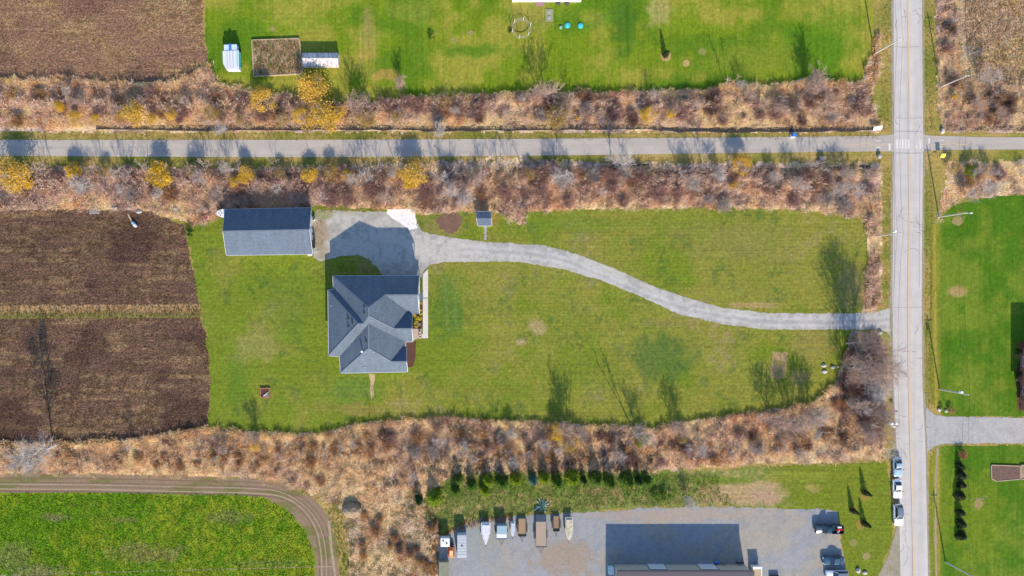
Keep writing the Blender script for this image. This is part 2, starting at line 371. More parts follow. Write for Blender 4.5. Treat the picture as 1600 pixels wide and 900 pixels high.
L0, L1, T0, T1 = -160, 1760, -140, 1040     # how far the built land runs past the frame
BR1 = [(L0, 126), (120, 122), (230, 132), (290, 120), (328, 98), (340, 128), (400, 142), (470, 150), (510, 160), (560, 162), (640, 152), (720, 148), (800, 144), (960, 143), (1100, 140), (1140, 130), (1200, 134), (1260, 122), (1300, 128), (1345, 128), (1364, 80), (1366, 55), (1374, 55), (1374, 100), (1360, 150), (1372, 190), (1376, 206), (L0, 206)]
BR2 = [(L0, 262), (200, 262), (500, 262), (800, 246), (940, 254), (1375, 256), (1376, 330), (1376, 470), (1368, 488), (1344, 488), (1350, 440), (1358, 400), (1352, 345), (1290, 332), (1200, 327), (1060, 326), (900, 328), (822, 332), (815, 352), (800, 350), (780, 333), (740, 330), (660, 335), (640, 326), (560, 324), (490, 322), (345, 340), (320, 352), (292, 350), (290, 345), (230, 330), (L0, 326)]
BR3 = [(L0, 690), (60, 690), (180, 688), (325, 668), (400, 676), (500, 678), (550, 662), (640, 654), (700, 651), (800, 656), (900, 663), (1020, 667), (1080, 657), (1130, 650), (1200, 642), (1270, 628), (1305, 600), (1316, 560), (1330, 520), (1372, 517), (1380, 560), (1380, 690), (1384, 716), (1330, 722), (1200, 724), (1100, 730), (1010, 736), (900, 738), (760, 740), (700, 745), (664, 778), (668, 800), (690, 822), (684, 850), (684, T1), (540, T1), (545, 860), (535, 800), (470, 765), (400, 746), (150, 742), (L0, 740)]
BR4 = [(1462, -200), (1488, -200), (1497, 60), (1508, 118), (1540, 128), (L1, 130), (L1, 207), (1478, 205), (1466, 180), (1464, 100)]
BR5 = [(1478, 252), (L1, 255), (L1, 300), (1560, 306), (1500, 312), (1472, 330), (1468, 350), (1462, 350), (1478, 290)]
LAWN = [(293, 352), (345, 338), (495, 320), (560, 326), (640, 328), (662, 338), (740, 328), (790, 335), (815, 352), (822, 332), (900, 327), (1060, 325), (1200, 326), (1290, 330), (1352, 342), (1358, 400), (1352, 440), (1346, 487), (1330, 520), (1316, 560), (1305, 600), (1270, 628), (1200, 642), (1130, 650), (1080, 657), (1020, 667), (900, 663), (800, 656), (700, 651), (640, 654), (550, 662), (500, 676), (400, 676), (325, 668), (329, 600), (322, 520), (312, 480), (305, 430), (294, 380)]
NLAWN = [(318, T0), (320, 60), (330, 110), (340, 130), (400, 142), (470, 152), (510, 160), (560, 162), (640, 152), (720, 148), (800, 144), (960, 143), (1100, 140), (1140, 130), (1200, 134), (1260, 122), (1300, 128), (1345, 125), (1364, 80), (1364, T0)]
sheet('thicket_soil', BR1, .004, c_soil, M['rough'], 3, 4, seed=1); sheet('thicket_soil', BR2, .004, c_soil, M['rough'], 3, 4, seed=2)
sheet('thicket_soil', BR3, .004, c_soil, M['rough'], 3, 4, seed=3); sheet('thicket_soil', BR4, .004, c_soil, M['rough'], 3, 4, seed=4); sheet('thicket_soil', BR5, .004, c_soil, M['rough'], 3, 4, seed=5)
sheet('lawn', LAWN, .012, c_lawn, M['lawn'], 2, 3.0, seed=6)
sheet('lawn', NLAWN, .012, c_nlawn, M['lawn_ns'], 2, 2.5, seed=7)
sheet('lawn', [(1454, 350), (1466, 345), (1490, 320), (1560, 306), (L1, 300), (L1, 652), (1475, 650), (1456, 632), (1452, 600)], .012, c_elawn, M['lawn_ns'], 2, 1.5, seed=8)
sheet('lawn', [(1458, 705), (1475, 697), (L1, 695), (L1, T1), (1452, T1), (1452, 720)], .012, c_elawn, M['lawn_ns'], 2, 1.0, seed=9)
sheet('lawn', [(1130, 735), (1200, 728), (1384, 722), (1390, 760), (1393, 800), (1395, 840), (1372, 900), (1340, T1), (1330, T1), (1322, 880), (1313, 830), (1309, 798), (1225, 796), (1180, 792), (1130, 790), (1000, 792), (900, 800), (800, 808), (710, 822), (690, 820), (660, 812), (664, 775), (705, 742), (800, 736), (1000, 734), (1060, 738)], .012, (lambda x, y: blobs(x, y, mixc(c_scrub(x, y), alb(126, 142, 44), sstep(x+(vnoise(x, y, 20, 31)-.5)*80, 1160, 1260)), [(1165, 768, 64, 22, (192, 166, 122), .95), (1195, 775, 24, 16, (186, 158, 128), .9), (1130, 750, 60, 8, (110, 140, 40), .8), (1270, 763, 12, 8, (178, 160, 96), .7), (1240, 745, 60, 10, (150, 156, 60), .6), (1120, 782, 70, 6, (190, 166, 120), .8)])), M['lawn'], 2, 2.5, seed=10)
sheet('meadow', [(1486, T0), (L1, T0), (L1, 140), (1540, 134), (1505, 122), (1494, 60)], .010, c_meadow, M['field'], 2.5, 4, seed=11)
sheet('field', [(L0, T0), (318, T0), (318, 60), (326, 95), (290, 120), (230, 128), (120, 122), (L0, 126)], .010, c_fieldU, M['field'], 2, 2.5, seed=12)
sheet('field', [(L0, 326), (130, 327), (230, 330), (288, 352), (296, 400), (306, 440), (312, 481), (L0, 481)], .010, c_fieldL, M['field'], 2, 2, seed=13)
sheet('field', [(L0, 497), (312, 495), (324, 530), (330, 600), (326, 664), (180, 690), (60, 700), (L0, 704)], .010, c_fieldL, M['field'], 2, 2, seed=14)
sheet('grass_strip', [(L0, 478), (311, 476), (316, 496), (L0, 500)], .014, c_divider, M['lawn'], 1.5, 1, seed=15)
TR_OUT = [(L0, 740), (150, 741), (300, 744), (400, 748), (450, 756), (490, 778), (515, 810), (527, 850), (530, 900), (532, T1)]
TR_IN = [(495, T1), (493, 898), (492, 870), (478, 830), (450, 797), (415, 778), (370, 772), (300, 771), (150, 770), (L0, 770)]
sheet('dirt_track', TR_OUT+TR_IN, .014, c_track, M['track'], 1.5, 1.0, seed=16)
sheet('crop_field', [(L0, 769), (150, 769), (300, 770), (370, 771), (415, 777), (450, 796), (479, 829), (493, 868), (494, T1), (L0, T1)], .010, c_crop, M['rough'], 2, 1.5, seed=17)
sheet('grass_strip', [(512, 800), (528, 850), (531, T1), (545, T1), (545, 870), (534, 805), (522, 785)], .008, c_verge, M['lawn'], 2, 2, seed=18)

# wheel ruts on the track
def ribbon(name, pts, w, z, material, parent=None, kind='structure', wob=0, cut=None):
    P = [Vector((p[0], p[1])) for p in pts]; L = []; R = []
    for i, p in enumerate(P):
        d = (P[min(i+1, len(P)-1)]-P[max(i-1, 0)]).normalized(); n = Vector((-d.y, d.x))
        ww = (w[i] if isinstance(w, (list, tuple)) else w)*(1+random.uniform(-wob, wob))/2
        L.append(p+n*ww); R.append(p-n*ww)
    V = [G(q.x, q.y, z) for q in L]+[G(q.x, q.y, z) for q in R]; k = len(P)
    F = [(i, i+1, k+i+1, k+i) for i in range(k-1)]
    me = bpy.data.meshes.new(name); me.from_pydata(V, [], F); me.materials.append(material)
    o = link(name, me, parent)
    if kind: o['kind'] = kind
    return o
def smooth(pts, n=8):
    out = []; P = [Vector(p) for p in pts]
    for i in range(len(P)-1):
        a = P[max(i-1, 0)]; b = P[i]; c = P[i+1]; d = P[min(i+2, len(P)-1)]
        for t in range(n):
            t /= n; out.append(.5*((2*b)+(c-a)*t+(2*a-5*b+4*c-d)*t*t+(3*b-3*c+d-a)*t**3))
    out.append(P[-1]); return out
M['rut'] = mat('packed_rut', alb(132, 110, 92), .95, noise=(2, .8, 1.2)); M['rutpale'] = mat('pale_rut', alb(184, 166, 140), .95, noise=(2, .85, 1.1))
trk = lambda off, cfun=0: smooth([(L0, 741+off), (0, 741+off), (150, 742+off), (280, 745+off), (400, 748+off), (444, 757+off*.9), (484-off*.5, 780+off*.7), (512-off*.85, 815+off*.4), (524-off, 860), (526-off, 905), (527-off, T1)])
for off, w, m_ in ((13, 1.6, 'rut'), (15.5, 1.2, 'rutpale'), (26.5, 1.8, 'rut'), (23, 1.6, 'rutpale'), (6, 1.4, 'rut'), (19, .9, 'rut')):
    ribbon('tyre_rut', trk(off), w, .019, M[m_], wob=.3)
ribbon('tyre_rut', smooth([(L0, 899), (0, 899), (200, 893), (400, 888), (520, 885)]), 1.2, .020, M['rutpale'], wob=.3)
ribbon('tyre_rut', smooth([(514, 812), (517, 850), (521, 880), (524, 910), (524, 960)]), 4, .0205, M['rutpale'], wob=.3)
ribbon('ditch_bed', smooth([(1465, 700), (1462, 760), (1462, 860), (1466, 1000)]), 3, .016, M['rutpale'], wob=.5)

# paved road, path, gravel
roadL = [(1395, -900), (1395, -300), (1395.5, -100), (1396, 0), (1397, 205), (1394, 480), (1396, 600), (1401, 700), (1405, 800), (1407, 900), (1409, 1000), (1411, 1100), (1420, 2200)]
roadR = [(1439, -900), (1439, -300), (1440, -100), (1440, 0), (1442, 205), (1440, 480), (1441, 600), (1446, 700), (1448, 800), (1450, 900), (1452, 1000), (1454, 1100), (1464, 2200)]
def strip2(name, A, B, z, material, kind='structure', n=10):
    A = smooth(A, n); B = smooth(B, n); k = len(A)
    me = bpy.data.meshes.new(name); me.from_pydata([G(p.x, p.y, z) for p in A]+[G(p.x, p.y, z) for p in B], [], [(i, k+i, k+i+1, i+1) for i in range(k-1)])
    me.materials.append(material); o = link(name, me); o['kind'] = kind; return o
c_sh = lambda x, y: mixc(np.broadcast_to(alb(186, 178, 166), x.shape+(3,)), alb(160, 152, 120), vnoise(x, y, 8, 140))
sheet('road_shoulder', [(p[0]-4, p[1]) for p in roadL[3:-3]]+[(1403, 980), (1454, 980)]+[(p[0]+3, p[1]) for p in roadR[3:-3]][::-1]+[(1443, T0), (1392, T0)], .020, c_sh, M['shoulder'], 1.5, 1.2, seed=20)
sheet('gravel_lane', [(1408, 815), (1408, 900), (1408, T1), (1368, T1), (1372, 900), (1388, 868), (1398, 835), (1403, 815)], .0225, c_sh, M['shoulder'], 1.5, .8, seed=27)
strip2('path', [(-900, 219), (-300, 219), (0, 218.5), (400, 218.5), (800, 217), (1200, 214), (1380, 211.5), (1398, 203)], [(-900, 246), (-300, 244), (0, 243.5), (400, 245.5), (800, 243.5), (1200, 238.5), (1380, 236.5), (1398, 239)], .024, M['path'])
strip2('path', [(1440, 206), (1448, 211), (1500, 213), (1650, 214.5), (2600, 216)], [(1440, 239), (1448, 236), (1500, 234), (1650, 233.5), (2600, 234)], .024, M['path'])
strip2('road', roadL, roadR, .028, M['asphalt'], n=1)
c_dr = lambda x, y: mixc(c_gravel(x, y), alb(188, 188, 192), .6*sstep(x, 1440, 1445))
sheet('gravel_driveway', [(1398, 472), (1389, 482), (1372, 487), (1340, 489.5), (1200, 489.5), (1130, 481), (1080, 467.5), (1020, 447), (960, 420), (900, 396.5), (850, 383.5), (760, 378), (700, 371), (660, 362), (650, 345), (640, 328), (605, 331), (560, 330), (494, 328), (488, 340), (490, 402), (500, 408), (530, 401), (558, 398), (575, 404), (587, 415), (600, 434), (657, 434), (662, 424), (672, 413), (690, 410), (740, 408.5), (810, 409), (880, 420.5), (940, 438.5), (1000, 462.5), (1060, 490.5), (1130, 507), (1200, 515), (1370, 514.5), (1386, 518), (1394, 532), (1398, 536)], .017, c_dr, M['gravel'], 1, .8, 6, seed=21)
sheet('gravel_driveway', [(1441, 625), (1450, 640), (1460, 648), (1480, 651), (L1, 656), (L1, 692), (1480, 693), (1460, 697), (1450, 706), (1445, 720)], .017, c_dr, M['gravel'], 1, .8, 6, seed=22)
sheet('gravel_yard', [(684, T1), (684, 852), (700, 830), (745, 812), (790, 808), (880, 803), (950, 800), (1010, 793), (1100, 791), (1308, 797), (1312, 830), (1316, 862), (1323, 890), (1330, T1)], .017, c_yard, M['gravel'], 1.5, 2, 9, seed=23)
sheet('limestone_pile', [(604, 327), (648, 326), (650, 340), (652, 357), (640, 359), (627, 350), (612, 340), (604, 333)], .022, lambda x, y: np.broadcast_to(alb(244, 240, 236)*1.2, x.shape+(3,))*(.88+.24*vnoise(x, y, 7, 155, 3))[:, None], M['gravel'], 1, .8, 5, seed=24)
sheet('bare_patch', [(1207, 549), (1231, 551), (1229, 575), (1226, 592), (1203, 590), (1205, 566)], .0155, lambda x, y: mixc(np.broadcast_to(alb(190, 160, 116), x.shape+(3,)), alb(160, 148, 90), sstep(vnoise(x, y, 9, 150, 3), .45, .65)), M['track'], 1, 1.6, 6, seed=25)
sheet('soil_patch', [(680, 345), (692, 334), (708, 332), (722, 336), (721, 350), (712, 362), (700, 364), (688, 358)], .0155, lambda x, y: mixc(np.broadcast_to(alb(128, 98, 88), x.shape+(3,)), alb(146, 118, 96), vnoise(x, y, 6, 151, 3)), M['track'], 1, 2.5, 7, seed=26)
# lane paint, seams and sealed cracks
ribbon('centre_line', smooth([(1417.5, -200), (1418.5, 0), (1421, 190)], 6), 2.0, .032, M['yline'], kind='structure')
ribbon('centre_line', smooth([(1422, 242), (1420, 350), (1420, 480), (1421.5, 600), (1424, 690), (1427, 800), (1429, 900), (1432, 1050)], 6), 2.0, .032, M['yline'], kind='structure')
for k in range(5): MB().box(*G(1400+k*4.6, 232)[:1], G(1400+k*4.6+2.6, 0)[0], G(0, 232)[1], G(0, 218)[1], .028, .033).build('crosswalk_bar', M['wline'])['kind'] = 'structure'
for x_ in (1437, 1431): MB().box(G(x_, 0)[0], G(x_+2.2, 0)[0], G(0, 232)[1], G(0, 219 if x_ > 1432 else 226)[1], .028, .0328).build('crosswalk_bar', M['wline'])['kind'] = 'structure'
for a in ((1388.5, 224.5, 1391.5, 234.5), (1368, 219.5, 1376, 220.8), (1368, 229.5, 1376, 230.8), (1450.5, 216, 1453, 224.5), (1466, 218.8, 1475, 219.8), (1466, 229, 1475, 230)):
    MB().box(G(a[0], 0)[0], G(a[2], 0)[0], G(0, a[3])[1], G(0, a[1])[1], .024, .029).build('path_marking', M['wline'])['kind'] = 'structure'
for cx, sgn in ((1353, 1), (1487, -1)):
    for s_ in (-1, 1): ribbon('path_line', [(cx-11, 226), (cx, 226+s_*4), (cx+11, 226-1*0)], .8, .0285, M['yline'])
    ribbon('path_line', [(cx+11, 226), (cx+sgn*36 if sgn > 0 else cx+24, 225.5)], 1.0, .0285, M['yline'])
    ribbon('path_line', [(cx-11, 226), (cx-32, 226.5)], 1.0, .0285, M['yline'])
for y_ in (205, 239): ribbon('road_seam', [(1398, y_+random.uniform(-.5, .5)), (1410, y_), (1425, y_+.4), (1441, y_)], .7, .0305, M['seal'])
for y_, x0, x1 in ((73, 1398, 1436), (184, 1400, 1441), (26, 1409, 1418), (480, 1396, 1440)): ribbon('road_seam', [(x0, y_), ((x0+x1)/2, y_+1), (x1, y_-.3)], .55, .0305, M['seal'])
ribbon('road_seam', [(1418, -100), (1417.5, 10), (1419, 120), (1418.5, 200), (1419, 330), (1417.5, 480), (1418.5, 600), (1421, 690), (1424.5, 800), (1426, 900)], .7, .0305, M['seal'])
for x_ in (1398.5, 1437.5): ribbon('road_seam', [(x_, 240), (x_-1, 330), (x_-1, 450)], .5, .0305, M['seal'])
def crack(x, y, n, step, ang):
    pts = [(x, y)]
    for _ in range(n):
        ang += random.uniform(-.7, .7); x += math.cos(ang)*step; y += math.sin(ang)*step; pts.append((min(max(x, 1399), 1441), y))
    ribbon('road_crack', pts, .55, .031, M['seal'], wob=.3)
for (x, y, n, st, a) in ((1402, 345, 8, 3, -.6), (1404, 337, 7, 4, 0), (1431, 338, 10, 3, 1.6), (1428, 352, 9, 3, 1.4), (1434, 345, 8, 3, 1.8), (1430, 360, 7, 2.5, 1.2), (1412, 395, 8, 4, -.8), (1426, 18, 5, 3, .1), (1432, 16, 8, 3, 1.5), (1411, 12, 6, 3, 1.4), (1400, 30, 5, 3, .8),
    (1406, 540, 8, 3, 1.5), (1405, 545, 7, 3, .2), (1412, 548, 7, 3, .4), (1417, 538, 6, 3, 1.7), (1404, 568, 5, 3, .1), (1432, 510, 5, 3, 1.5), (1430, 20, 5, 3, .3), (1403, 650, 5, 3, .1), (1404, 690, 8, 3, 1.4), (1436, 688, 5, 3, 1.3), (1408, 700, 7, 3, 1.5), (1413, 835, 9, 3, 1.4), (1411, 850, 8, 3, 1.6), (1416, 862, 8, 3, 1.3), (1410, 832, 5, 3, .2), (1432, 670, 6, 2.5, 1.2), (1406, 200, 6, 3, -1.3), (1436, 195, 6, 3, 1.4), (1411, 800, 4, 3, .2), (1434, 560, 5, 3, .4)):
    crack(x, y, n, st, a)
# ditches: flat strips, their water and shade both put into one dark colour
ditchM = mat('wet_ditch_painted_shade', alb(70, 62, 56), .5, .4, noise=(2.5, .6, 1.4), bump=.4)
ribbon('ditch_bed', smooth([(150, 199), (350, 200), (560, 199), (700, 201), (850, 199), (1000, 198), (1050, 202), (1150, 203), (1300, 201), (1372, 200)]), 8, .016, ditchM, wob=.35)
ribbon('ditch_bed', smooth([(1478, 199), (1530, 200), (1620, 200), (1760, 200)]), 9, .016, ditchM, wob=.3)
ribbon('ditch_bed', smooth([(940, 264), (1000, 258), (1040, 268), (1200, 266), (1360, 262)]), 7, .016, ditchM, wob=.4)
# ================================================================ buildings
def roof_obj(name, faces, material, parent, th=.12):
    """faces: lists of (px,py,h) as seen; shared corners are merged; given thickness"""
    bm = bmesh.new(); cache = {}
    def v(p):
        if p not in cache: cache[p] = bm.verts.new(W(*p))
        return cache[p]
    for f in faces:
        vs = [v(p) for p in f]
        try: bm.faces.new(vs)
        except ValueError: pass
    bmesh.ops.triangulate(bm, faces=bm.faces[:])
    bm.normal_update()
    for f in bm.faces:
        if f.normal.z < 0: f.normal_flip()
    me = bpy.data.meshes.new(name); bm.to_mesh(me); bm.free(); me.materials.append(material)
    o = link(name, me, parent); md = o.modifiers.new('thickness', 'SOLIDIFY'); md.thickness = th; md.offset = -1; return o
def edge_trim(name, pts, material, parent, closed=False, w=.14, d=.16):
    for i in range(len(pts)-(0 if closed else 1)):
        a = W(*pts[i]); b = W(*pts[(i+1) % len(pts)]); dv = b-a
        if dv.length < .3: continue
        mb = MB(); mb.box(0, dv.length, -w/2, w/2, -d, -.01)
        o = mb.build(name, material, parent); o.matrix_world = Matrix.Translation(a) @ dv.to_track_quat('X', 'Z').to_matrix().to_4x4()

def farmhouse():
    t = empty('farmhouse', 'slate roofed farmhouse with many hips and gables between the gravel court and the lawn', 'house', (0, 0, 0))
    A = (520, 431, 30); B = (655, 431, 30); R1 = (602, 461, 57); R1e = (653, 461, 57); Ap = (576, 480.5, 73); Q = (576, 494, 73)
    V1 = (637, 486.4, 33); Bs = (655, 490, 32); Bi = (644, 491, 31); MG = (615.3, 513.6, 47.5); MGe = (643.4, 513.6, 47.5); ME = (645, 534, 30); MEi = (634, 534, 30)
    J = (576, 506, 65); K = (576, 544.4, 65); P2 = (560, 506, 66.7); P1 = (567.5, 506, 67); SG = (611, 565.2, 44); SGe = (635, 565.2, 44)
    V3 = (631, 539.4, 31.5); V3e = (635, 542, 31); SW_ = (532, 583, 30); SE_ = (637, 581, 30); NW2 = (512.4, 452.6, 30); N2 = (521, 452.6, 30); SW2 = (513.5, 556, 30); S2 = (530.6, 557, 30)
    FS = [[A, B, R1e, R1, Ap], [A, Ap, Q, P1, N2], [NW2, N2, P1, P2], [NW2, P2, SW2], [P2, P1, Q, J, S2, SW2],
          [Ap, R1, V1, MG, Q], [R1, R1e, Bs, Bi, V1], [V1, Bi, MGe, MG], [Q, MG, J], [MG, MGe, ME, MEi, J],
          [J, MEi, V3, SG, K], [SG, SGe, V3e, V3], [K, SG, SGe, SE_, SW_], [S2, J, K, SW_]]
    names = []
    for f in FS: roof_obj('roof_slope', [f], M['roof'], t)
    # walls
    foot = [(522.5, 434), (652, 434), (652, 488), (641.5, 491), (641.5, 532), (633, 535), (633.5, 578.5), (534.5, 580), (534.5, 554), (516, 553.5), (515, 455), (522.5, 455)]
    pl = [W(x, y, 30) for x, y in foot]; MB().prism([(p.x, p.y) for p in pl], 0, 29*S).build('wall', M['stonewall'], t)
    for a, b, c in ((B, R1e, Bs), (Bi, MGe, ME), (V3e, SGe, SE_)):     # gable ends
        mb = MB(); q = [W(*p)+Vector((-.35, 0, -.1)) for p in (a, b, c)]; mb.loft([q, [p+Vector((-.12, 0, 0)) for p in q]]).build('gable_wall', M['cream'], t)
    edge_trim('gutter', [Bs, B, A, N2], M['white'], t); edge_trim('gutter', [NW2, SW2, S2], M['white'], t)
    edge_trim('gutter', [S2, SW_, SE_], M['white'], t); edge_trim('gutter', [N2, NW2], M['white'], t)
    edge_trim('barge_board', [B, R1e, Bs], M['white'], t); edge_trim('barge_board', [Bi, MGe, ME, MEi], M['white'], t); edge_trim('barge_board', [V3e, SGe, SE_], M['white'], t)
    # little porch roof on the east side
    pr = [(653, 463, 33), (661, 453, 26), (661, 470.5, 26), (654, 471, 32)]
    roof_obj('porch_roof', [pr], M['roof'], t)
    for py in (455, 469): p = W(659.5, py, 24); MB().cyl((p.x, p.y, 0), (p.x, p.y, 25*S), .08).build('porch_post', M['white'], t)
    # pipes and vents
    p = W(566.5, 549, 56); MB().cyl((p.x, p.y, 6.6), (p.x, p.y, 8.9), .14).cyl((p.x, p.y, 8.9), (p.x, p.y, 9.1), .24).build('flue_pipe', M['white'], t)
    for x, y, h in ((569, 479, 67), (569, 488.5, 67), (544, 498, 55), (550.5, 504, 60), (544, 510, 55), (572, 533, 62)):
        p = W(x, y, h); MB().box(p.x-.16, p.x+.16, p.y-.16, p.y+.16, p.z-.25, p.z+.22).cyl((p.x, p.y, p.z+.2), (p.x, p.y, p.z+.34), .2).build('roof_vent', M['black'], t)
    for x, y, h in ((572, 550, 59), (583, 550.5, 58), (571, 574, 38), (518, 478, 34)): p = W(x, y, h); MB().cyl((p.x, p.y, p.z-.2), (p.x, p.y, p.z+.35), .07).build('vent_pipe', M['white'], t)
    # windows and doors, east and south faces
    def win(px, py, ax, w=1.4, z0=1.0, z1=2.5, name='window'):
        p = W(px, py, 30); mb = MB(); gb = MB()
        if ax == 'x': mb.box(p.x-.05, p.x+.06, p.y-w/2-.1, p.y+w/2+.1, z0-.1, z1+.1); gb.box(p.x, p.x+.09, p.y-w/2, p.y+w/2, z0, z1)
        else: mb.box(p.x-w/2-.1, p.x+w/2+.1, p.y-.06, p.y+.05, z0-.1, z1+.1); gb.box(p.x-w/2, p.x+w/2, p.y-.09, p.y, z0, z1)
        f = mb.build(name, M['white'], t); gb.build('pane', M['glass'], f)
    for py in (440, 480): win(652.3, py, 'x')
    win(641.8, 500, 'x', 1.6); win(641.8, 522, 'x', 1.1, .2, 2.4, 'front_door'); win(633.8, 560, 'x', 1.8)
    for px in (550, 575, 600, 620): win(px, 580.2, 'y')
    return t
M['stonewall'] = mat('beige_wall', (.5, .45, .4), .9, noise=(3, .85, 1.1))
def ridge_caps(t, lst, m_):
    for a, b in lst:
        A = W(*a); B = W(*b); d = B-A; mb = MB(); mb.box(0, d.length, -.13, .13, 0, .05); o = mb.build('ridge_cap', m_, t); o.matrix_world = Matrix.Translation(A) @ d.to_track_quat('X', 'Z').to_matrix().to_4x4()
M['cap'] = mat('ridge_shingles', (.12, .15, .19), .85)
th = farmhouse()
Ap_, R1_, Q_, K_, J_ = (576, 480.5, 73), (602, 461, 57), (576, 494, 73), (576, 544.4, 65), (576, 506, 65)
ridge_caps(th, [((520, 431, 30), Ap_), (Ap_, R1_), (R1_, (653, 461, 57)), (Ap_, Q_), (Q_, (615.3, 513.6, 47.5)), ((615.3, 513.6, 47.5), (643.4, 513.6, 47.5)), (J_, K_), (K_, (532, 583, 30)), (K_, (611, 565.2, 44)), ((611, 565.2, 44), (635, 565.2, 44)), ((512.4, 452.6, 30), (560, 506, 66.7)), ((560, 506, 66.7), (513.5, 556, 30)), ((560, 506, 66.7), (567.5, 506, 67))], M['cap'])

def gable_shed(name, label, cat, x0, x1, yN, yS, yR, he, hr, parts, wallm, roofm, roofm2=None, over=2.5):
    t = empty(name, label, cat)
    roof_obj('roof_slope', [[(x0[0], yN[0], he), (x1[0], yN[1], he), (x1[1], yR[1], hr), (x0[1], yR[0], hr)]], roofm, t)
    roof_obj('roof_slope', [[(x0[1], yR[0], hr), (x1[1], yR[1], hr), (x1[2], yS[1], he), (x0[2], yS[0], he)]], roofm2 or roofm, t)
    q = [W(x0[0], yN[0], he), W(x1[0], yN[1], he), W(x1[2], yS[1], he), W(x0[2], yS[0], he)]; cen = sum(q, Vector())/4
    q = [Vector((cen.x+(p.x-cen.x)*(1-over/((x1[0]-x0[0])/2)), cen.y+(p.y-cen.y)*(1-over/((yS[0]-yN[0])/2)))) for p in q]
    MB().prism([(p.x, p.y) for p in q][::-1], 0, he*S-.1).build('wall', wallm, t)
    zr = hr*S-.2
    for a, b in ((q[0], q[3]), (q[1], q[2])):
        m = (a+b)/2; mb = MB(); tri = [Vector((a.x, a.y, he*S-.12)), Vector((b.x, b.y, he*S-.12)), Vector((m.x, m.y, zr))]
        s = 1 if a is q[0] else -1
        mb.loft([tri, [p+Vector((.15*s, 0, 0)) for p in tri]]).build('gable_wall', wallm, t)
    edge_trim('gutter', [(x0[0], yN[0], he), (x1[0], yN[1], he)], M['white'], t, w=.1); edge_trim('gutter', [(x0[2], yS[0], he), (x1[2], yS[1], he)], M['white'], t, w=.1)
    edge_trim('barge_board', [(x1[0], yN[1], he), (x1[1], yR[1], hr), (x1[2], yS[1], he)], M['white'], t, w=.1); edge_trim('barge_board', [(x0[0], yN[0], he), (x0[1], yR[0], hr), (x0[2], yS[0], he)], M['white'], t, w=.1)
    return t, q
t, q = gable_shed('barn', 'long slate roofed outbuilding west of the gravel court', 'barn', (351, 348, 353.5), (486, 483.5, 488.5), (327, 324.5), (399, 397), (361.5, 359), 19, 41, None, M['cream'], M['roof'], M['roofpale'])
ridge_caps(t, [((348, 361.5, 41), (483.5, 359, 41))], M['cap'])
e0, e1 = q[1], q[2]
for f0, f1, h in ((.13, .38, 2.3), (.45, .7, 2.3)):
    a = e0.lerp(e1, f0); b = e0.lerp(e1, f1); MB().box(a.x-.02, a.x+.1, b.y, a.y, 0, h).build('garage_door', M['white'], t)
a = e0.lerp(e1, .8); MB().box(a.x-.02, a.x+.09, a.y-.9, a.y, 0, 2.0).build('door', M['darkmetal'], t)
p = G(347, 334); tb = empty('boat', 'white rounded bow with vents sticking out behind the west end of the barn', 'boat', p)
mb = MB(); mb.loft([[(1.0+dx, y*w_, z) for y, dx in ((-1, 0), (-.9, -.9), (-.55, -1.6), (0, -1.9), (.55, -1.6), (.9, -.9), (1, 0))] for z, w_ in ((.5, .7), (1.1, .95), (1.25, .9))]).build('hull', M['white'], tb)
for dx, dy in ((0, .45), (0, -.45), (-.3, 0), (.35, 0)): MB().cyl((dx, dy, 1.2), (dx, dy, 1.34), .12).build('vent', M['darkmetal'], tb)
# small clutter along the barn's east wall
for k, (px, py, m_, lb) in enumerate(((490, 366, 'darkmetal', 'dark barrel by the garage door of the barn'), (491, 378, 'barkbrown', 'brown crate against the east wall of the barn'), (490.5, 385, 'darkmetal', 'black bin at the south end of the east barn wall'), (491, 343, 'white', 'white tank against the east wall of the barn'))):
    p = G(px, py); tt = empty(('barrel', 'crate', 'rubbish_bin', 'tank')[k], lb, ('barrel', 'crate', 'bin', 'tank')[k], p)
    if k in (0, 3): MB().cyl((0, 0, 0), (0, 0, .9), .3, .3, 12).build('shell', M[m_], tt); MB().cyl((0, 0, .9), (0, 0, .96), .25, .22, 12).build('lid', M['black'], tt)
    else: MB().box(-.3, .3, -.4, .4, 0, .8, bev=.03).build('shell', M[m_], tt); MB().box(-.33, .33, -.43, .43, .8, .87).build('lid', M['black'], tt)
o = MB().prism([G(*p)[:2] for p in ((481, 396), (488, 396), (488, 400), (481, 400))][::-1], 0, .1).build('step', M['concrete']); tag(o, 'small pale concrete step at the southeast corner of the barn', 'step')

t, q = gable_shed('garden_shed', 'small blue-grey shed at the end of a short stone path beside the drive', 'shed', (745, 744.5, 746.5), (767, 767.5, 768.5), (330.5, 330), (353, 352.5), (341, 341), 16, 20, None, M['cream'], M['roofpale'], M['roofpale'], over=1.2)
p0, p1 = q[3], q[2]; m_ = (p0+p1)/2; MB().box(m_.x-.45, m_.x+.45, m_.y-.06, m_.y+.02, 0, 2.0).build('door', M['white'], t)
for k in range(5):
    o = MB().box(-.3, .3, -.26, .26, 0, .07, bev=.02).build('paving_slab', M['greyconc']); o.location = G(758+(k % 2)*.8, 356+k*4.2); o.rotation_euler.z = random.uniform(-.2, .2)
    tag(o, ['grey paving slab nearest the shed door', 'second paving slab from the shed', 'middle paving slab of the shed path', 'paving slab one from the drive', 'last paving slab of the shed path by the drive'][k], 'slab', 'slabs of the shed path')

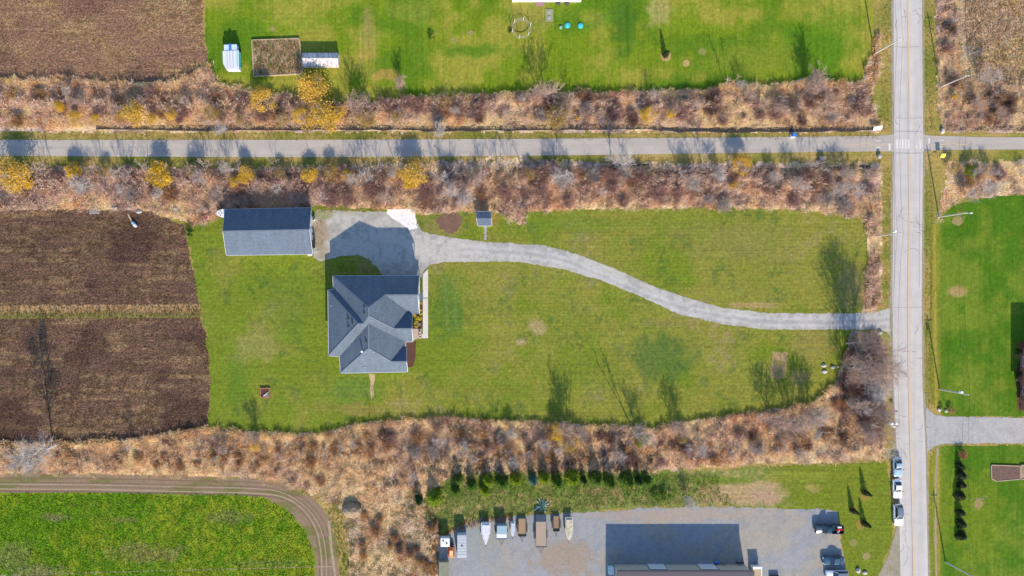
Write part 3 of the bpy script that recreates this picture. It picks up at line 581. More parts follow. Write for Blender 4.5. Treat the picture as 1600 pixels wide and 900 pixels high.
# workshop at the bottom edge
def workshop():
    t = empty('workshop', 'big dark roofed workshop with two white overhead doors south of the gravel yard', 'workshop')
    x0, x1, y0, y1 = 959, 1163, 882, 1000; he = 33.5; yr = 943; hr = 36
    a = G(x0, y0); b = G(x1, y1); MB().box(a.x, b.x, b.y, a.y, 0, 24*S).build('wall', M['tanwall'], t)
    MB().box(a.x-.05, b.x+.05, b.y-.05, a.y+.05, 24*S+.002, he*S-.05).build('upper_siding', mat('brown_metal_siding', (.2, .16, .175), .6, noise=(2, .94, 1.06), sc=(5, 5, .3)), t)
    def P(x, y, h): g = G(x, y, h*S); return g
    for s, (ya, yb) in (('n', (y0-1, yr)), ('s', (yr, y1+1))):
        v = [P(x0-2, ya, he if s == 'n' else hr), P(x1+2, ya, he if s == 'n' else hr), P(x1+2, yb, hr if s == 'n' else he), P(x0-2, yb, hr if s == 'n' else he)]
        mb = MB(); mb.loft([v, [q+Vector((0, 0, -.15)) for q in v]]).build('roof_slope', M['purpleroof'], t)
    for x_ in (x0, x1):
        tri = [P(x_, y0, he-.5), P(x_, y1, he-.5), P(x_, yr, hr-.8)]; s = .2 if x_ == x0 else -.2
        MB().loft([tri, [q+Vector((s, 0, 0)) for q in tri]]).build('gable_wall', M['tanwall'], t)
    a = P(x0-2, y0-1.4, 0); b = P(x1+2, 0, 0); MB().box(a.x, b.x, a.y-.02, a.y+.14, he*S-.16, he*S+.02).build('gutter', M['darkmetal'], t)
    for px0, px1 in ((1010.5, 1036.5), (1088.5, 1115)):
        a = P(px0, 882, 0); b = P(px1, 882, 0)
        f = MB().box(a.x-.15, b.x+.15, a.y-.02, a.y+.06, 0, 3.05).build('door_frame', M['darkmetal'], t)
        d = MB().box(a.x, b.x, a.y-.0, a.y+.1, 0, 2.9).build('overhead_door', M['white'], t)
        for k in range(1, 4): MB().box(a.x+.02, b.x-.02, a.y+.1, a.y+.115, k*.72, k*.72+.03).build('panel_joint', M['greyconc'], d)
M['tanwall'] = mat('tan_metal_siding', (.42, .37, .29), .7, noise=(2, .93, 1.07), sc=(6, 1, 1)); M['purpleroof'] = mat('brown_metal_roof', (.085, .07, .085), .55, noise=(2, .94, 1.06), sc=(5, .3, 1))
workshop()
# house by the right edge and the one cut by the top edge
def simple_house(name, label, x0, x1, y0, y1, he, hr, wallm, roofm, axis):
    t = empty(name, label, 'house'); a = G(x0, y1); b = G(x1, y0)
    MB().box(a.x, b.x, a.y, b.y, 0, he*S).build('wall', wallm, t); ov = .45; z0 = he*S; z1 = hr*S
    X0, X1, Y0, Y1 = a.x-ov, b.x+ov, a.y-ov, b.y+ov; my = (Y0+Y1)/2; ins = (Y1-Y0)/2
    r = [Vector((X0+ins, my, z1)), Vector((X1-ins, my, z1))]; c = [Vector((X0, Y0, z0)), Vector((X1, Y0, z0)), Vector((X1, Y1, z0)), Vector((X0, Y1, z0))]
    for f in ([c[0], c[1], r[1], r[0]], [c[1], c[2], r[1]], [c[2], c[3], r[0], r[1]], [c[3], c[0], r[0]]):
        f = [p+Vector((0, 0, .02)) for p in f]; MB().loft([f, [p+Vector((0, 0, .14)) for p in f]]).build('roof_slope', roofm, t)
    for p, q_ in zip(c, c[1:]+c[:1]):
        d = q_-p; mb = MB(); mb.box(0, d.length, -.07, .07, -.12, .0); o = mb.build('gutter', M['white'], t); o.matrix_world = Matrix.Translation(p) @ d.to_track_quat('X', 'Z').to_matrix().to_4x4()
    return t
te = simple_house('brick_house', 'brown brick house cut off by the right edge beside the east lawn', 1594, 1740, 543, 640, 36, 62, M['brick'], M['roof'], 'x')
g = G(1594, 564.5)
f = MB().box(g.x-.12, g.x+.02, g.y-1.15, g.y+1.15, .9, 3.2).build('window', M['white'], te); MB().box(g.x-.16, g.x-.1, g.y-.95, g.y+.95, 1.1, 3.0).build('pane', M['glass'], f)
g = G(1594, 610); f = MB().box(g.x-.12, g.x+.02, g.y-.9, g.y+.9, .9, 2.4).build('window', M['white'], te); MB().box(g.x-.16, g.x-.1, g.y-.75, g.y+.75, 1.05, 2.25).build('pane', M['glass'], f)
tn = simple_house('white_house', 'white sided house cut off by the top edge beside the lids and trampoline', 800, 907, -120, 1, 24, 48, M['whitewall'], M['roof'], 'x') if False else None
M['whitewall'] = mat('white_siding', (.8, .8, .8), .6)
tn = simple_house('white_house', 'white sided house cut off by the top edge north of the trampoline', 800, 905, -120, -1, 22, 46, M['whitewall'], M['roofpale'], 'x')
a = G(800, 3.2); b = G(907, -1); o = MB().box(a.x, b.x, a.y, b.y-.03, 0, .9).build('deck', M['whitewall']); tag(o, 'long white deck along the south wall of the house at the top edge', 'deck')
for k, px in enumerate((872, 885.5)):
    o = MB().box(-.5, .5, -.28, .28, 0, .35, bev=.05).build('window_well', M['darkmetal']); o.location = G(px, 5.5); tag(o, ['dark window well beside the white deck, the left of two', 'dark window well beside the white deck, the right of two'][k], 'window well', 'window wells')
mb = MB(); mb.prism([G(843.5+7.5*math.cos(a_), 3.6+7*math.sin(a_))[:2] for a_ in np.linspace(0, math.pi, 14)][::-1], 0, .12); tag(mb.build('patio_step', mat('mauve_pavers', alb(170, 130, 138), .9)), 'round mauve paved step below the white deck', 'step')

# ================================================================ flat built things
def slab(name, label, cat, pts, z0, z1, m_, kind=None):
    o = MB().prism([G(*p)[:2] for p in pts][::-1], z0, z1).build(name, m_); return tag(o, label, cat, kind=kind)
slab('walkway', None, None, [(660.7, 428), (668.8, 420.5), (668.8, 465.2), (660.7, 465.2)], 0, .09, M['concrete'], 'structure')
slab('walkway', None, None, [(660.7, 466.2), (668.8, 466.2), (668.8, 528.5), (659, 528.5), (659, 522), (660.7, 521)], 0, .09, M['concrete'], 'structure')
slab('entry_porch', 'beige paved entry porch between the garden bed and the white walkway', 'porch', [(645, 513.5), (658.5, 513.5), (658.5, 528), (652, 529), (645, 532)], 0, .16, mat('beige_pavers', alb(215, 195, 182), .9, noise=(6, .8, 1.1)))
slab('garden_bed', 'dark planting bed full of small shrubs by the east front of the farmhouse', 'garden bed', [(643, 489), (654, 489), (654, 471), (660.5, 471), (660.5, 513), (643, 513)], 0, .07, M['soil'])
slab('mulch_bed', 'brown mulch bed south of the entry porch', 'garden bed', [(635, 535), (650, 533), (649, 560), (646, 572), (636, 575)], 0, .06, M['soil'])
slab('sandy_pad', None, None, [(576, 584), (585, 584), (586, 593), (583, 603), (584, 616), (580, 624), (578, 606), (579, 596)], .012, .024, mat('pale_sand', alb(206, 184, 140), .95, noise=(2, .8, 1.15)), 'structure')
for k, (px, py) in enumerate(((656, 519), (656.5, 523), (656.5, 527))):
    p = G(px, py); tt = empty('flower_pot', ['dark flower pot on the porch nearest the garden bed', 'dark flower pot in the middle of the porch edge', 'dark flower pot at the south corner of the porch'][k], 'flower pot', p+Vector((0, 0, .16)), 0, 'pots on the porch')
    MB().cyl((0, 0, 0), (0, 0, .4), .16, .24, 10).build('pot', M['black'], tt); MB().ball((0, 0, .45), .24, 1, 1, .7, 2, .03).build('plant', M['gshrub'] if 'gshrub' in M else M['bark'], tt)

def timber_bed(name, label, cat, pts, hz, soilm, tim=.16):
    t = empty(name, label, cat); n = len(pts)
    for i in range(n):
        a = G(*pts[i]); b = G(*pts[(i+1) % n]); d = b-a; mb = MB(); mb.box(0, d.length, 0, tim, 0, hz); o = mb.build('edging', M['wood'], t); o.matrix_world = Matrix.Translation(a) @ Matrix.Rotation(math.atan2(d.y, d.x), 4, 'Z')
    MB().prism([G(*p)[:2] for p in pts][::-1], 0, hz*.75).build('soil', soilm, t); return t
soil2 = mat('weedy_soil', alb(172, 148, 114), .95, noise=(.5, .6, 1.35), bump=.6)
timber_bed('garden_bed', 'large square weedy garden bed with timber edging between the trailer and the white camper', 'garden bed', [(394.5, 64), (467.5, 61.5), (472, 103), (472.5, 115), (397.5, 119.5)], .45, soil2)
timber_bed('garden_bed', 'long mulched garden bed on the lawn at the right edge', 'garden bed', [(1548.5, 727), (1592, 728.5), (1592, 748), (1556, 751), (1549, 747)], .25, mat('brown_mulch', alb(128, 102, 92), .95, noise=(2.5, .7, 1.25), bump=.6))
timber_bed('garden_bed', 'pale framed planter at the right edge next to the mulched bed', 'garden bed', [(1594, 727), (1640, 728), (1640, 747), (1594, 748)], .35, soil2)
# trampoline frame
t = empty('trampoline', 'bare round trampoline frame with white posts on the north lawn', 'trampoline', G(814, 46))
r_ = 2.05; mb = MB()
for k in range(28): a = k/28*2*math.pi; b = (k+1)/28*2*math.pi; mb.cyl((r_*math.cos(a), r_*math.sin(a), .8), (r_*math.cos(b), r_*math.sin(b), .8), .05, n=6)
mb.build('ring', M['greyconc'], t); mb = MB()
for k in range(28): a = k/28*2*math.pi; b = (k+1)/28*2*math.pi; mb.cyl((1.75*math.cos(a), 1.75*math.sin(a), .72), (1.75*math.cos(b), 1.75*math.sin(b), .72), .03, n=5)
mb.build('inner_ring', M['greyconc'], t)
for k in range(6): a = k/6*2*math.pi+.3; MB().cyl((r_*math.cos(a), r_*math.sin(a), 0), (r_*math.cos(a), r_*math.sin(a), 2.3), .05, n=6).build('post', M['white'], t)
teal = mat('turquoise_plastic', (.03, .4, .48), .4)
for k, (px, py, rr) in enumerate(((886.5, 40, .62), (907, 40.5, .6), (876, 43, .4))):
    tt = empty('septic_lid', ['round turquoise lid on the north lawn beside the white stones', 'round turquoise lid standing furthest right on the north lawn', 'small faded green lid left of the two turquoise ones'][k], 'lid', G(px, py))
    m_ = teal if k < 2 else mat('faded_green_plastic', (.12, .3, .22), .6)
    MB().cyl((0, 0, 0), (0, 0, .25), rr, rr*.95, 16).build('collar', m_, tt); MB().cyl((0, 0, .25), (0, 0, .33), rr*.8, rr*.6, 16).build('cover', m_, tt); MB().cyl((0, 0, .33), (0, 0, .4), .08, .08, 8).build('knob', M['white'], tt)
t = empty('concrete_pad', 'grey concrete pad with two round covers on the north lawn', 'concrete pad', G(858, 24))
MB().box(-.85, .85, -1.35, 1.35, 0, .15).build('slab', mat('mossy_concrete', alb(158, 168, 130), .9, noise=(4, .75, 1.2)), t)
for y_ in (.7, -.6): MB().cyl((0, y_, .15), (0, y_, .25), .4, .36, 12).build('cover', M['greyconc'], t)

# ================================================================ vehicles
def ring(hw, L0_, L1_, z, rnd=.25, n=4):
    pts = []
    for cx, cy, a0 in ((L1_-rnd, hw-rnd, 0), (L0_+rnd, hw-rnd, 90), (L0_+rnd, -hw+rnd, 180), (L1_-rnd, -hw+rnd, 270)):
        for k in range(n+1): a = math.radians(a0+90*k/n); pts.append((cx+rnd*math.cos(a), cy+rnd*math.sin(a), z))
    return pts
def wheels(t, xs, hw, r=.34):
    for x in xs:
        for s in (-1, 1):
            w = MB().cyl((x, s*(hw-.22), r), (x, s*hw, r), r, r, 14).build('wheel', M['black'], t)
            MB().cyl((x, s*(hw-.02), r), (x, s*(hw+.015), r), r*.55, r*.5, 10).build('rim', M['greyconc'], w)
def lights(t, L, hw, z=.72):
    for s in (-1, 1):
        MB().box(L/2-.22, L/2-.02, s*(hw-.35)-.17, s*(hw-.35)+.17, z-.08, z+.08, bev=.03).build('headlight', M['white'], t)
        MB().box(-L/2+.01, -L/2+.14, s*(hw-.25)-.12, s*(hw-.25)+.12, z-.1, z+.15, bev=.02).build('taillight', M['redplastic'], t)
        MB().box(L*.12, L*.12+.12, s*hw-.02 if s > 0 else -hw-.2, s*hw+.2 if s > 0 else -hw+.02, .98, 1.14, bev=.03).build('wing_mirror', M['black'], t)
M['redplastic'] = mat('red_plastic', (.35, .02, .02), .3)
def car(label, cat, px, py, rz, L, Wd, paint, roofm, suv=False, name='parked_car', group=None):
    t = empty(name, label, cat, G(px, py), rz, group); hw = Wd/2; zb = .95 if suv else .86; zt = 1.68 if suv else 1.42
    MB().loft([ring(hw-.06, -L/2+.08, L/2-.08, .25, .3), ring(hw, -L/2, L/2, .5, .38), ring(hw, -L/2+.02, L/2-.02, .72, .4), ring(hw-.05, -L/2+.06, L/2-.12, zb-.04, .4), ring(hw-.12, -L/2+.12, L/2-.25, zb+.02, .38)]).build('body', paint, t, True)
    b0, b1 = (-L/2+.12, L*.2) if suv else (-L*.36, L*.17); r0, r1 = (-L/2+.5, L*.03) if suv else (-L*.2, L*.02)
    MB().loft([ring(hw-.13, b0, b1, zb, .2), ring(hw-.3, r0, r1, zt-.05, .2)]).build('windows', M['glass'], t, False)
    MB().loft([ring(hw-.29, r0-.06, r1+.04, zt-.05, .22), ring(hw-.3, r0-.02, r1, zt, .22), ring(hw-.42, r0+.1, r1-.12, zt+.03, .2)]).build('roof', roofm, t, True)
    for s in (-1, 1):
        for (xa, xb) in ((b1-.03, r1), ((b0+.05, r0))):
            MB().cyl((xa, s*(hw-.15), zb), (xb, s*(hw-.32), zt-.04), .045, n=6).build('pillar', paint, t)
    wheels(t, (-L*.3, L*.31), hw); lights(t, L, hw); return t
whitep = mat('white_car_paint', (.8, .8, .8), .25, .5); silverb = mat('silver_blue_car_paint', (.35, .48, .58), .25, .5, .3); navyp = mat('dark_green_blue_car_paint', (.02, .045, .06), .2, .6); blackroof = mat('dark_car_roof', (.12, .15, .19), .3, .5)
SDN = -math.pi/2+.03
car('silver-blue car parked on the shoulder, first of three, under overhanging branches', 'car', 1399.5, 728, SDN, 4.3, 1.85, silverb, silverb, group='cars parked on the road shoulder')
car('white hatchback with white roof parked between the other two cars on the shoulder', 'car', 1399, 762, SDN, 4.2, 1.85, whitep, whitep, group='cars parked on the road shoulder')
car('white sport utility car with dark roof parked last on the shoulder', 'car', 1400.5, 803, SDN, 4.7, 1.9, whitep, blackroof, True, group='cars parked on the road shoulder')
def pickup(label, px, py, rz, L, Wd, paint, cover=None, load=False, name='pickup_truck', group=None):
    t = empty(name, label, 'pickup truck', G(px, py), rz, group); hw = Wd/2
    MB().loft([ring(hw-.06, -L/2+.05, L/2-.05, .4, .2), ring(hw, -L/2, L/2, .65, .25), ring(hw, -L/2, L/2-.02, .95, .28), ring(hw-.05, -L/2+.02, L/2-.15, 1.08, .28)]).build('body', paint, t, True)
    MB().loft([ring(hw-.1, -L*.07, L*.26, 1.06, .15), ring(hw-.25, -L*.03, L*.14, 1.75, .18)]).build('windows', M['glass'], t)
    MB().loft([ring(hw-.25, -L*.035, L*.145, 1.75, .2), ring(hw-.33, -L*.02, L*.12, 1.82, .2)]).build('roof', paint, t, True)
    for a in ((-L/2+.02, -L*.08, hw-.12, hw-.02), (-L/2+.02, -L*.08, -hw+.02, -hw+.12), (-L/2+.01, -L/2+.12, -hw+.13, hw-.13), (-L*.09, -L*.075, -hw+.13, hw-.13)):
        MB().box(a[0], a[1], a[2], a[3], 1.06, 1.42).build('bed_side', paint, t)
    if load:
        for k in range(5): MB().box(-L/2+.3+random.random()*.8, -L/2+.8+random.random()*.8, -.7+k*.25, -.4+k*.27, 1.08, 1.3+random.random()*.3).build('load', [M['white'], M['plank'], M['redplastic']][k % 3], t)
    if cover: MB().box(-L/2+.14, -L*.09, -hw+.14, hw-.14, 1.34, 1.39).build('bed_cover', cover, t)
    wheels(t, (-L*.3, L*.32), hw, .4); lights(t, L, hw, .85); return t
pickup('dark teal pickup truck with a loaded bed parked at the edge of the gravel yard', 1292, 824.5, math.pi, 6.0, 1.95, navyp, load=True)
car('dark blue car with pale stripe parked in the gravel yard near the lawn edge', 'car', 1299.5, 874, math.pi, 4.7, 1.85, mat('navy_car_paint', (.02, .06, .11), .2, .6), mat('navy_car_roof', (.04, .09, .14), .2, .6), group='cars in the gravel yard')
car('silver sport utility car cut off by the bottom edge in the gravel yard', 'car', 1305, 896, math.pi, 4.9, 1.95, mat('silver_car_paint', (.5, .55, .6), .25, .5), blackroof, True, group='cars in the gravel yard')
o = MB().box(-1.0, 1.0, -.5, .5, .0, .7, bev=.08).build('crate', M['darkmetal']); o.location = G(1209, 902); tag(o, 'dark blue crate at the bottom edge right of the workshop', 'crate')

def trailer(label, px, py0, py1, w, deckm, rails=None, nose=True, hz=.65, rz=0, name='flatbed_trailer', box=None, ramp=False, fend=True):
    """drawbar points south"""
    Lm = (py1-py0)*S; t = empty(name, label, 'trailer', G(px, (py0+py1)/2), rz); hw = w*S/2
    MB().box(-hw, hw, -Lm/2, Lm/2, hz-.14, hz, bev=.02).build('deck', deckm, t)
    MB().box(-hw-.05, -hw, -Lm/2, Lm/2, hz-.16, hz+.08).box(hw, hw+.05, -Lm/2, Lm/2, hz-.16, hz+.08).box(-hw, hw, -Lm/2-.06, -Lm/2, hz-.16, hz+.08).build('frame', M['darkmetal'], t)
    MB().cyl((-hw*.6, -Lm/2, hz-.1), (0, -Lm/2-1.1, hz-.15), .05).cyl((hw*.6, -Lm/2, hz-.1), (0, -Lm/2-1.1, hz-.15), .05).cyl((0, -Lm/2-1.05, hz-.15), (0, -Lm/2-1.35, hz-.15), .07).build('drawbar', M['darkmetal'], t)
    for y in ((-.5, .4) if Lm > 3.4 else (0,)):
        for s in (-1, 1):
            MB().cyl((s*(hw+.08), y, .33), (s*(hw+.28), y, .33), .33, .33, 12).build('wheel', M['black'], t)
    if fend:
        for s in (-1, 1): MB().box(min(s*(hw+.06), s*(hw+.32)), max(s*(hw+.06), s*(hw+.32)), -.95, .85, .7, .75, bev=.02).build('mudguard', M['darkmetal'], t)
    if rails:
        for s in (-1, 1): MB().box(s*hw-.03, s*hw+.03, -Lm/2, Lm/2, hz+.0, hz+rails).build('side_rail', M['darkmetal'], t)
        MB().box(-hw, hw, -Lm/2-.03, -Lm/2+.03, hz, hz+rails).build('front_rail', M['darkmetal'], t)
    if ramp: MB().box(-hw, hw, Lm/2+.02, Lm/2+1.6, hz-.2, hz+.1).build('ramp', mat('dark_blue_steel', (.02, .04, .07), .5), t)
    return t
trailer('tan decked utility trailer between the white watercraft and the big flatbed', 815.5, 809, 836, 12, mat('tan_planks', alb(180, 152, 116), .85, noise=(4, .75, 1.2), sc=(5, 1, 1)), .25)
trailer('largest flatbed trailer with pale planks and a folded dark ramp', 844.5, 813, 852, 16, M['plank'], None, ramp=True, hz=1.0)
trailer('short tan trailer with black mudguards right of the biggest flatbed', 868.5, 805, 828, 9.5, mat('brown_planks', alb(164, 138, 110), .85, noise=(4, .75, 1.2), sc=(5, 1, 1)), .3)
# dump trailer: blue-grey box with white tail
t = trailer('blue-grey box trailer with a white front panel between the white boat and the watercraft', 783.5, 817, 840, 16, M['white'], None, fend=False, hz=.7, name='box_trailer')
MB().box(-1.1, 1.1, -.3, 1.6, .7, 2.0, bev=.04).build('box_body', mat('blue_grey_steel', (.22, .33, .38), .5), t)
def boat(label, px, py0, py1, w, hullm, deckm, z=1.3, name='boat', boxy=False):
    L = (py1-py0)*S; hw = w*S/2; t = empty(name, label, 'boat', G(px, (py0+py1)/2)); f = lambda z_, k: [(hw*k*a, L*b, z_) for a, b in ((-1, .5), (1, .5), (1, -.02), (.85, -.22), (.5, -.4), (0.06, -.5), (-.06, -.5), (-.5, -.4), (-.85, -.22), (-1, -.02))]
    if boxy: f = lambda z_, k: [(hw*k*a, L*b, z_) for a, b in ((-1, .5), (1, .5), (1, 0), (.72, -.03), (.6, -.2), (.06, -.5), (-.06, -.5), (-.6, -.2), (-.72, -.03), (-1, 0))]
    MB().loft([f(.4, .5), f(.75, .85), f(z, 1.0)]).build('hull', hullm, t); g_ = [(p[0]*.86, p[1]*.9, z+.02) for p in f(z, 1)]; MB().loft([[(p[0], p[1], z-.02) for p in g_], [(p[0]*.9, p[1]*.9, z+.22) for p in g_]]).build('cover', deckm, t)
    MB().cyl((0, -L*.45, .45), (0, -L*.5-.7, .45), .05).build('drawbar', M['darkmetal'], t); 
    for s in (-1, 1): MB().cyl((s*(hw-.1), .2, .3), (s*(hw+.1), .2, .3), .3, .3, 12).build('wheel', M['black'], t)
    return t
boat('white covered boat with pointed bow parked second from the left container', 758.5, 814, 848, 14.5, mat('lavender_white_gelcoat', (.5, .5, .55), .5), mat('white_tarp', (.5, .52, .56), .7, noise=(1.5, .75, 1.1)), boxy=True)
boat('cream open boat with yellowish bow at the right end of the parked trailers', 888, 806, 842, 12, mat('cream_gelcoat', (.42, .41, .36), .5), mat('yellowish_tarp', (.4, .37, .28), .7, noise=(2, .6, 1.3)), 1.1)
boat('small white watercraft on a dark trailer left of the tan decked trailer', 800.5, 813, 836, 6.5, M['white'], mat('blue_white_cover', (.34, .4, .5), .5), 1.0)
# left cluster
t = empty('container', 'long pale grey ribbed container with a small black vent in the west yard', 'container', G(721.5, 848))
MB().box(-1.0, 1.0, -2.35, 2.35, .15, 2.2, bev=.03).build('body', mat('pale_grey_steel', (.5, .55, .58), .5), t)
for k in range(14): MB().box(-1.02, 1.02, -2.2+k*.33, -2.12+k*.33, 2.18, 2.24).build('rib', M['greyconc'], t)
MB().cyl((0, 0.1, 2.2), (0, .1, 2.36), .16, .14, 10).build('vent', M['black'], t); MB().box(-1.03, 1.03, -2.42, -2.34, .2, 2.15).build('door', M['white'], t)
t = empty('camper', 'small white camper with two roof vents at the top left corner of the yard', 'camper', G(695.5, 842.5))
MB().box(-1.0, 1.0, -.95, .95, .4, 2.1, bev=.15).build('body', M['white'], t, False)
for x, y in ((.35, -.2), (-.4, .3)): MB().cyl((x, y, 2.1), (x, y, 2.25), .17, .15, 10).build('vent', M['darkmetal'], t)
wheels(t, (0,), 1.0, .3); MB().box(-.6, .6, -1.0, -.94, 1.2, 1.7).build('window', M['glass'], t)
t = empty('skid_loader', 'small orange tracked loader beside the long grey container', 'loader', G(705, 860))
orm = mat('orange_paint', (.6, .24, .05), .5, noise=(3, .8, 1.1))
MB().box(-.45, .45, -1.2, 1.0, .4, 1.1, bev=.08).build('body', orm, t); MB().box(-.38, .38, -.5, .5, 1.1, 1.75, bev=.06).build('cab', mat('pale_orange_paint', (.75, .42, .2), .5), t)
for s in (-1, 1): MB().box(s*.55-.13, s*.55+.13, -1.1, .9, .02, .6, bev=.1).build('track', M['redplastic'], t)
MB().box(-.6, .6, 1.05, 1.5, .1, .7, bev=.05).build('bucket', M['darkmetal'], t)
t = empty('truck', 'olive bodied truck with a red front at the bottom left of the yard', 'truck', G(693.5, 890))
MB().box(-1.1, 1.1, -.8, 2.3, .8, 1.9, bev=.04).build('box_body', mat('olive_canvas', alb(150, 152, 128), .8, noise=(2, .8, 1.15)), t); MB().box(-.9, .9, -2.2, -.85, .5, 1.8, bev=.12).build('cab', mat('dark_red_paint', (.25, .03, .04), .4), t)
MB().box(-.85, .85, -2.0, -1.3, 1.3, 1.86, bev=.06).build('windows', M['glass'], t); wheels(t, (), 1.0)
for y in (-1.5, 1.2):
    for s in (-1, 1): MB().cyl((s*.85, y, .42), (s*1.1, y, .42), .42, .42, 12).build('wheel', M['black'], t)
t = empty('site_box', 'pale blue metal box in the shade by the west corner of the workshop', 'box', G(953.5, 889)); MB().box(-.55, .55, -.8, .8, 0, 1.3, bev=.04).build('body', mat('light_blue_steel', (.4, .6, .68), .4), t); MB().box(-.58, .58, -.83, .83, 1.3, 1.36).build('lid', M['white'], t)
t = empty('enclosed_trailer', 'tall white trailer with tan tarp at the east corner of the workshop', 'trailer', G(1178, 893)); MB().box(-.85, .85, -2.4, 1.2, .5, 1.5, bev=.04).build('body', mat('tan_tarp', alb(205, 186, 150), .8), t)
MB().box(.85, 1.1, -2.4, 1.4, .6, 1.6).build('side_panel', M['white'], t); MB().box(-.95, 1.1, 1.2, 1.7, .6, 1.8).build('front_panel', M['white'], t); MB().cyl((0, 1.7, .5), (0, 2.6, .5), .06).build('drawbar', M['darkmetal'], t)
for s in (-1, 1): MB().cyl((s*.75, -.4, .32), (s*.98, -.4, .32), .32, .32, 12).build('wheel', M['black'], t)
bluem = mat('blue_plastic', (.03, .15, .5), .4)
for k, (px, py) in enumerate(((1119, 878), (1129, 879), (1155, 878))):
    t = empty('bicycle' if k == 1 else ('barrel' if k == 0 else 'dirt_bike'), ['blue barrel lying in the shade by the workshop wall', 'bicycle with pale wheels leaning in the shade by the workshop', 'dark off-road bike in the shade near the northeast corner of the workshop'][k], ['barrel', 'bicycle', 'motorbike'][k], G(px, py))
    if k == 0: MB().cyl((-.4, 0, .3), (.4, 0, .3), .3, .3, 12).build('shell', bluem, t); MB().cyl((.4, 0, .3), (.44, 0, .3), .26, .26, 12).build('lid', bluem, t)
    else:
        for s in (-.55, .55):
            mb = MB()
            for a in range(12): mb.cyl((s+.33*math.cos(a*.524), 0, .34+.33*math.sin(a*.524)), (s+.33*math.cos(a*.524+.524), 0, .34+.33*math.sin(a*.524+.524)), .04 if k == 1 else .08, n=5)
            mb.build('wheel', M['greyconc'] if k == 1 else M['black'], t)
        MB().cyl((-.55, 0, .35), (0, 0, .75), .05, n=6).cyl((0, 0, .75), (.45, 0, .8), .05, n=6).cyl((.45, 0, .9), (.55, 0, .35), .05, n=6).build('frame', M['redplastic'] if k == 1 else M['darkmetal'], t)
        MB().box(-.35, .0, -.1, .1, .8, .88, bev=.03).build('saddle', M['black'], t); MB().cyl((.42, -.35, 1.0), (.42, .35, 1.0), .03, n=6).build('handlebar', M['greyconc'], t)
# teal junk / tarp by the yard edge
t = empty('tarp', 'crumpled pale turquoise tarp in the grass behind the biggest flatbed', 'tarp', G(846, 790)); 
for k in range(26):
    a = random.random()*6.28; r0 = random.random()*.5; rr = r0+random.uniform(.4, 1.5); mb = MB()
    mb.loft([[(r0*math.cos(a+d), r0*math.sin(a+d), z_) for d, z_ in ((-.1, .05), (.12, .05), (0, .5))], [(rr*math.cos(a+d), rr*math.sin(a+d)*1.1, z_) for d, z_ in ((-.07, .02), (.08, .02), (0, .25))]]).build('fold', mat('pale_turquoise_sheet', (.45, .62, .58), .6) if k == 0 else bpy.data.materials['pale_turquoise_sheet'], t)
# north-west cluster
t = empty('cargo_trailer', 'old white trailer with rusty stained roof on the north lawn', 'trailer', G(503, 97))
wr = mat('stained_white_roof', (.56, .53, .52), .7, noise=(1.3, .3, 1.15), sc=(2.4, .5, 1))
MB().box(-3.75, 3.75, -1.35, 1.35, .3, 1.75).build('body', wr, t)
MB().loft([[(-3.85, 1.45, 1.74), (-3.85, -1.45, 1.74), (-3.85, .1, 2.45)], [(3.85, 1.45, 1.74), (3.85, -1.45, 1.74), (3.85, .1, 2.45)]]).build('roof', wr, t)
MB().box(3.75, 3.83, -1.2, 1.2, .4, 1.6).build('door', M['white'], t)
for x in (-2.5, -1.6, 2):
    for s in (-1, 1): MB().cyl((x, s*1.1, .3), (x, s*1.3, .3), .3, .3, 12).build('wheel', M['black'], t)
t = empty('camper', 'white camper with ribbed roof and teal tarp flap on the north lawn', 'camper', G(365.5, 97), .04)
MB().prism([(-1.75, 1.8), (-1.75, -.9), (-1.1, -2.2), (1.6, -2.3), (1.7, 1.8)][::-1], .4, 2.2).build('body', mat('blueish_white_panels', (.5, .53, .6), .5), t)
for x in (-.8, -.2, .45): MB().box(x-.04, x+.04, -2.0, 1.75, 2.2, 2.26).build('rib', M['greyconc'], t)
MB().loft([[(1.3, 1.7, 2.24), (1.75, 1.6, 2.15), (1.8, 1.6, .9)], [(1.2, -1.6, 2.24), (1.65, -1.7, 2.15), (1.75, -1.7, .9)]]).build('tarp_flap', mat('teal_tarp', (.05, .42, .36), .6), t)
MB().box(-1.5, 1.3, 1.85, 3.2, .4, 2.1, bev=.1).build('cab', mat('light_blue_cab', (.42, .55, .75), .4), t); MB().box(-.4, .2, 1.9, 3.3, 1.9, 2.25, bev=.05).build('roof_box', mat('dark_blue_cab', (.05, .15, .38), .4), t)
for s in (-1, 1):
    for y in (-1, 2.4): MB().cyl((s*1.4, y, .35), (s*1.68, y, .35), .35, .35, 12).build('wheel', M['black'], t)

# ================================================================ poles, wires, signs, stones
def upole(label, px, py, h, m_, arm=True, trafo=0, lamp=False):
    t = empty('utility_pole', label, 'utility pole', G(px, py), 0, 'utility poles along the road'); z = h*S
    MB().cyl((0, 0, 0), (0, 0, z), .17, .1, 10).build('post', m_, t)
    if arm:
        a = MB().box(-.7, .7, -.05, .05, z-.7, z-.58).build('crossarm', m_, t)
        for x in (-.6, 0, .6): MB().cyl((x, 0, z-.58), (x, 0, z-.4), .04, .03, 6).build('insulator', M['greyconc'], a)
    for k in range(trafo): s = (-1, 1, 0)[k]; MB().cyl((s*.45, .35-.5*(k == 2), z*.78), (s*.45, .35-.5*(k == 2), z*.78+.8), .26, .26, 12).build('transformer', M['white'], t)
    if lamp: MB().cyl((0, 0, z*.85), (1.4, 0, z*.9), .04).box(1.3, 1.8, -.12, .12, z*.9-.05, z*.9+.07).build('street_light', M['white'], t)
    return t
PW = [(1366, 84, 69), (1368, 369, 66), (1364, 655, 64)]; PE = [(1469, 136, 64), (1467, 339, 62), (1468, 608, 64), (1477, 878, 62)]
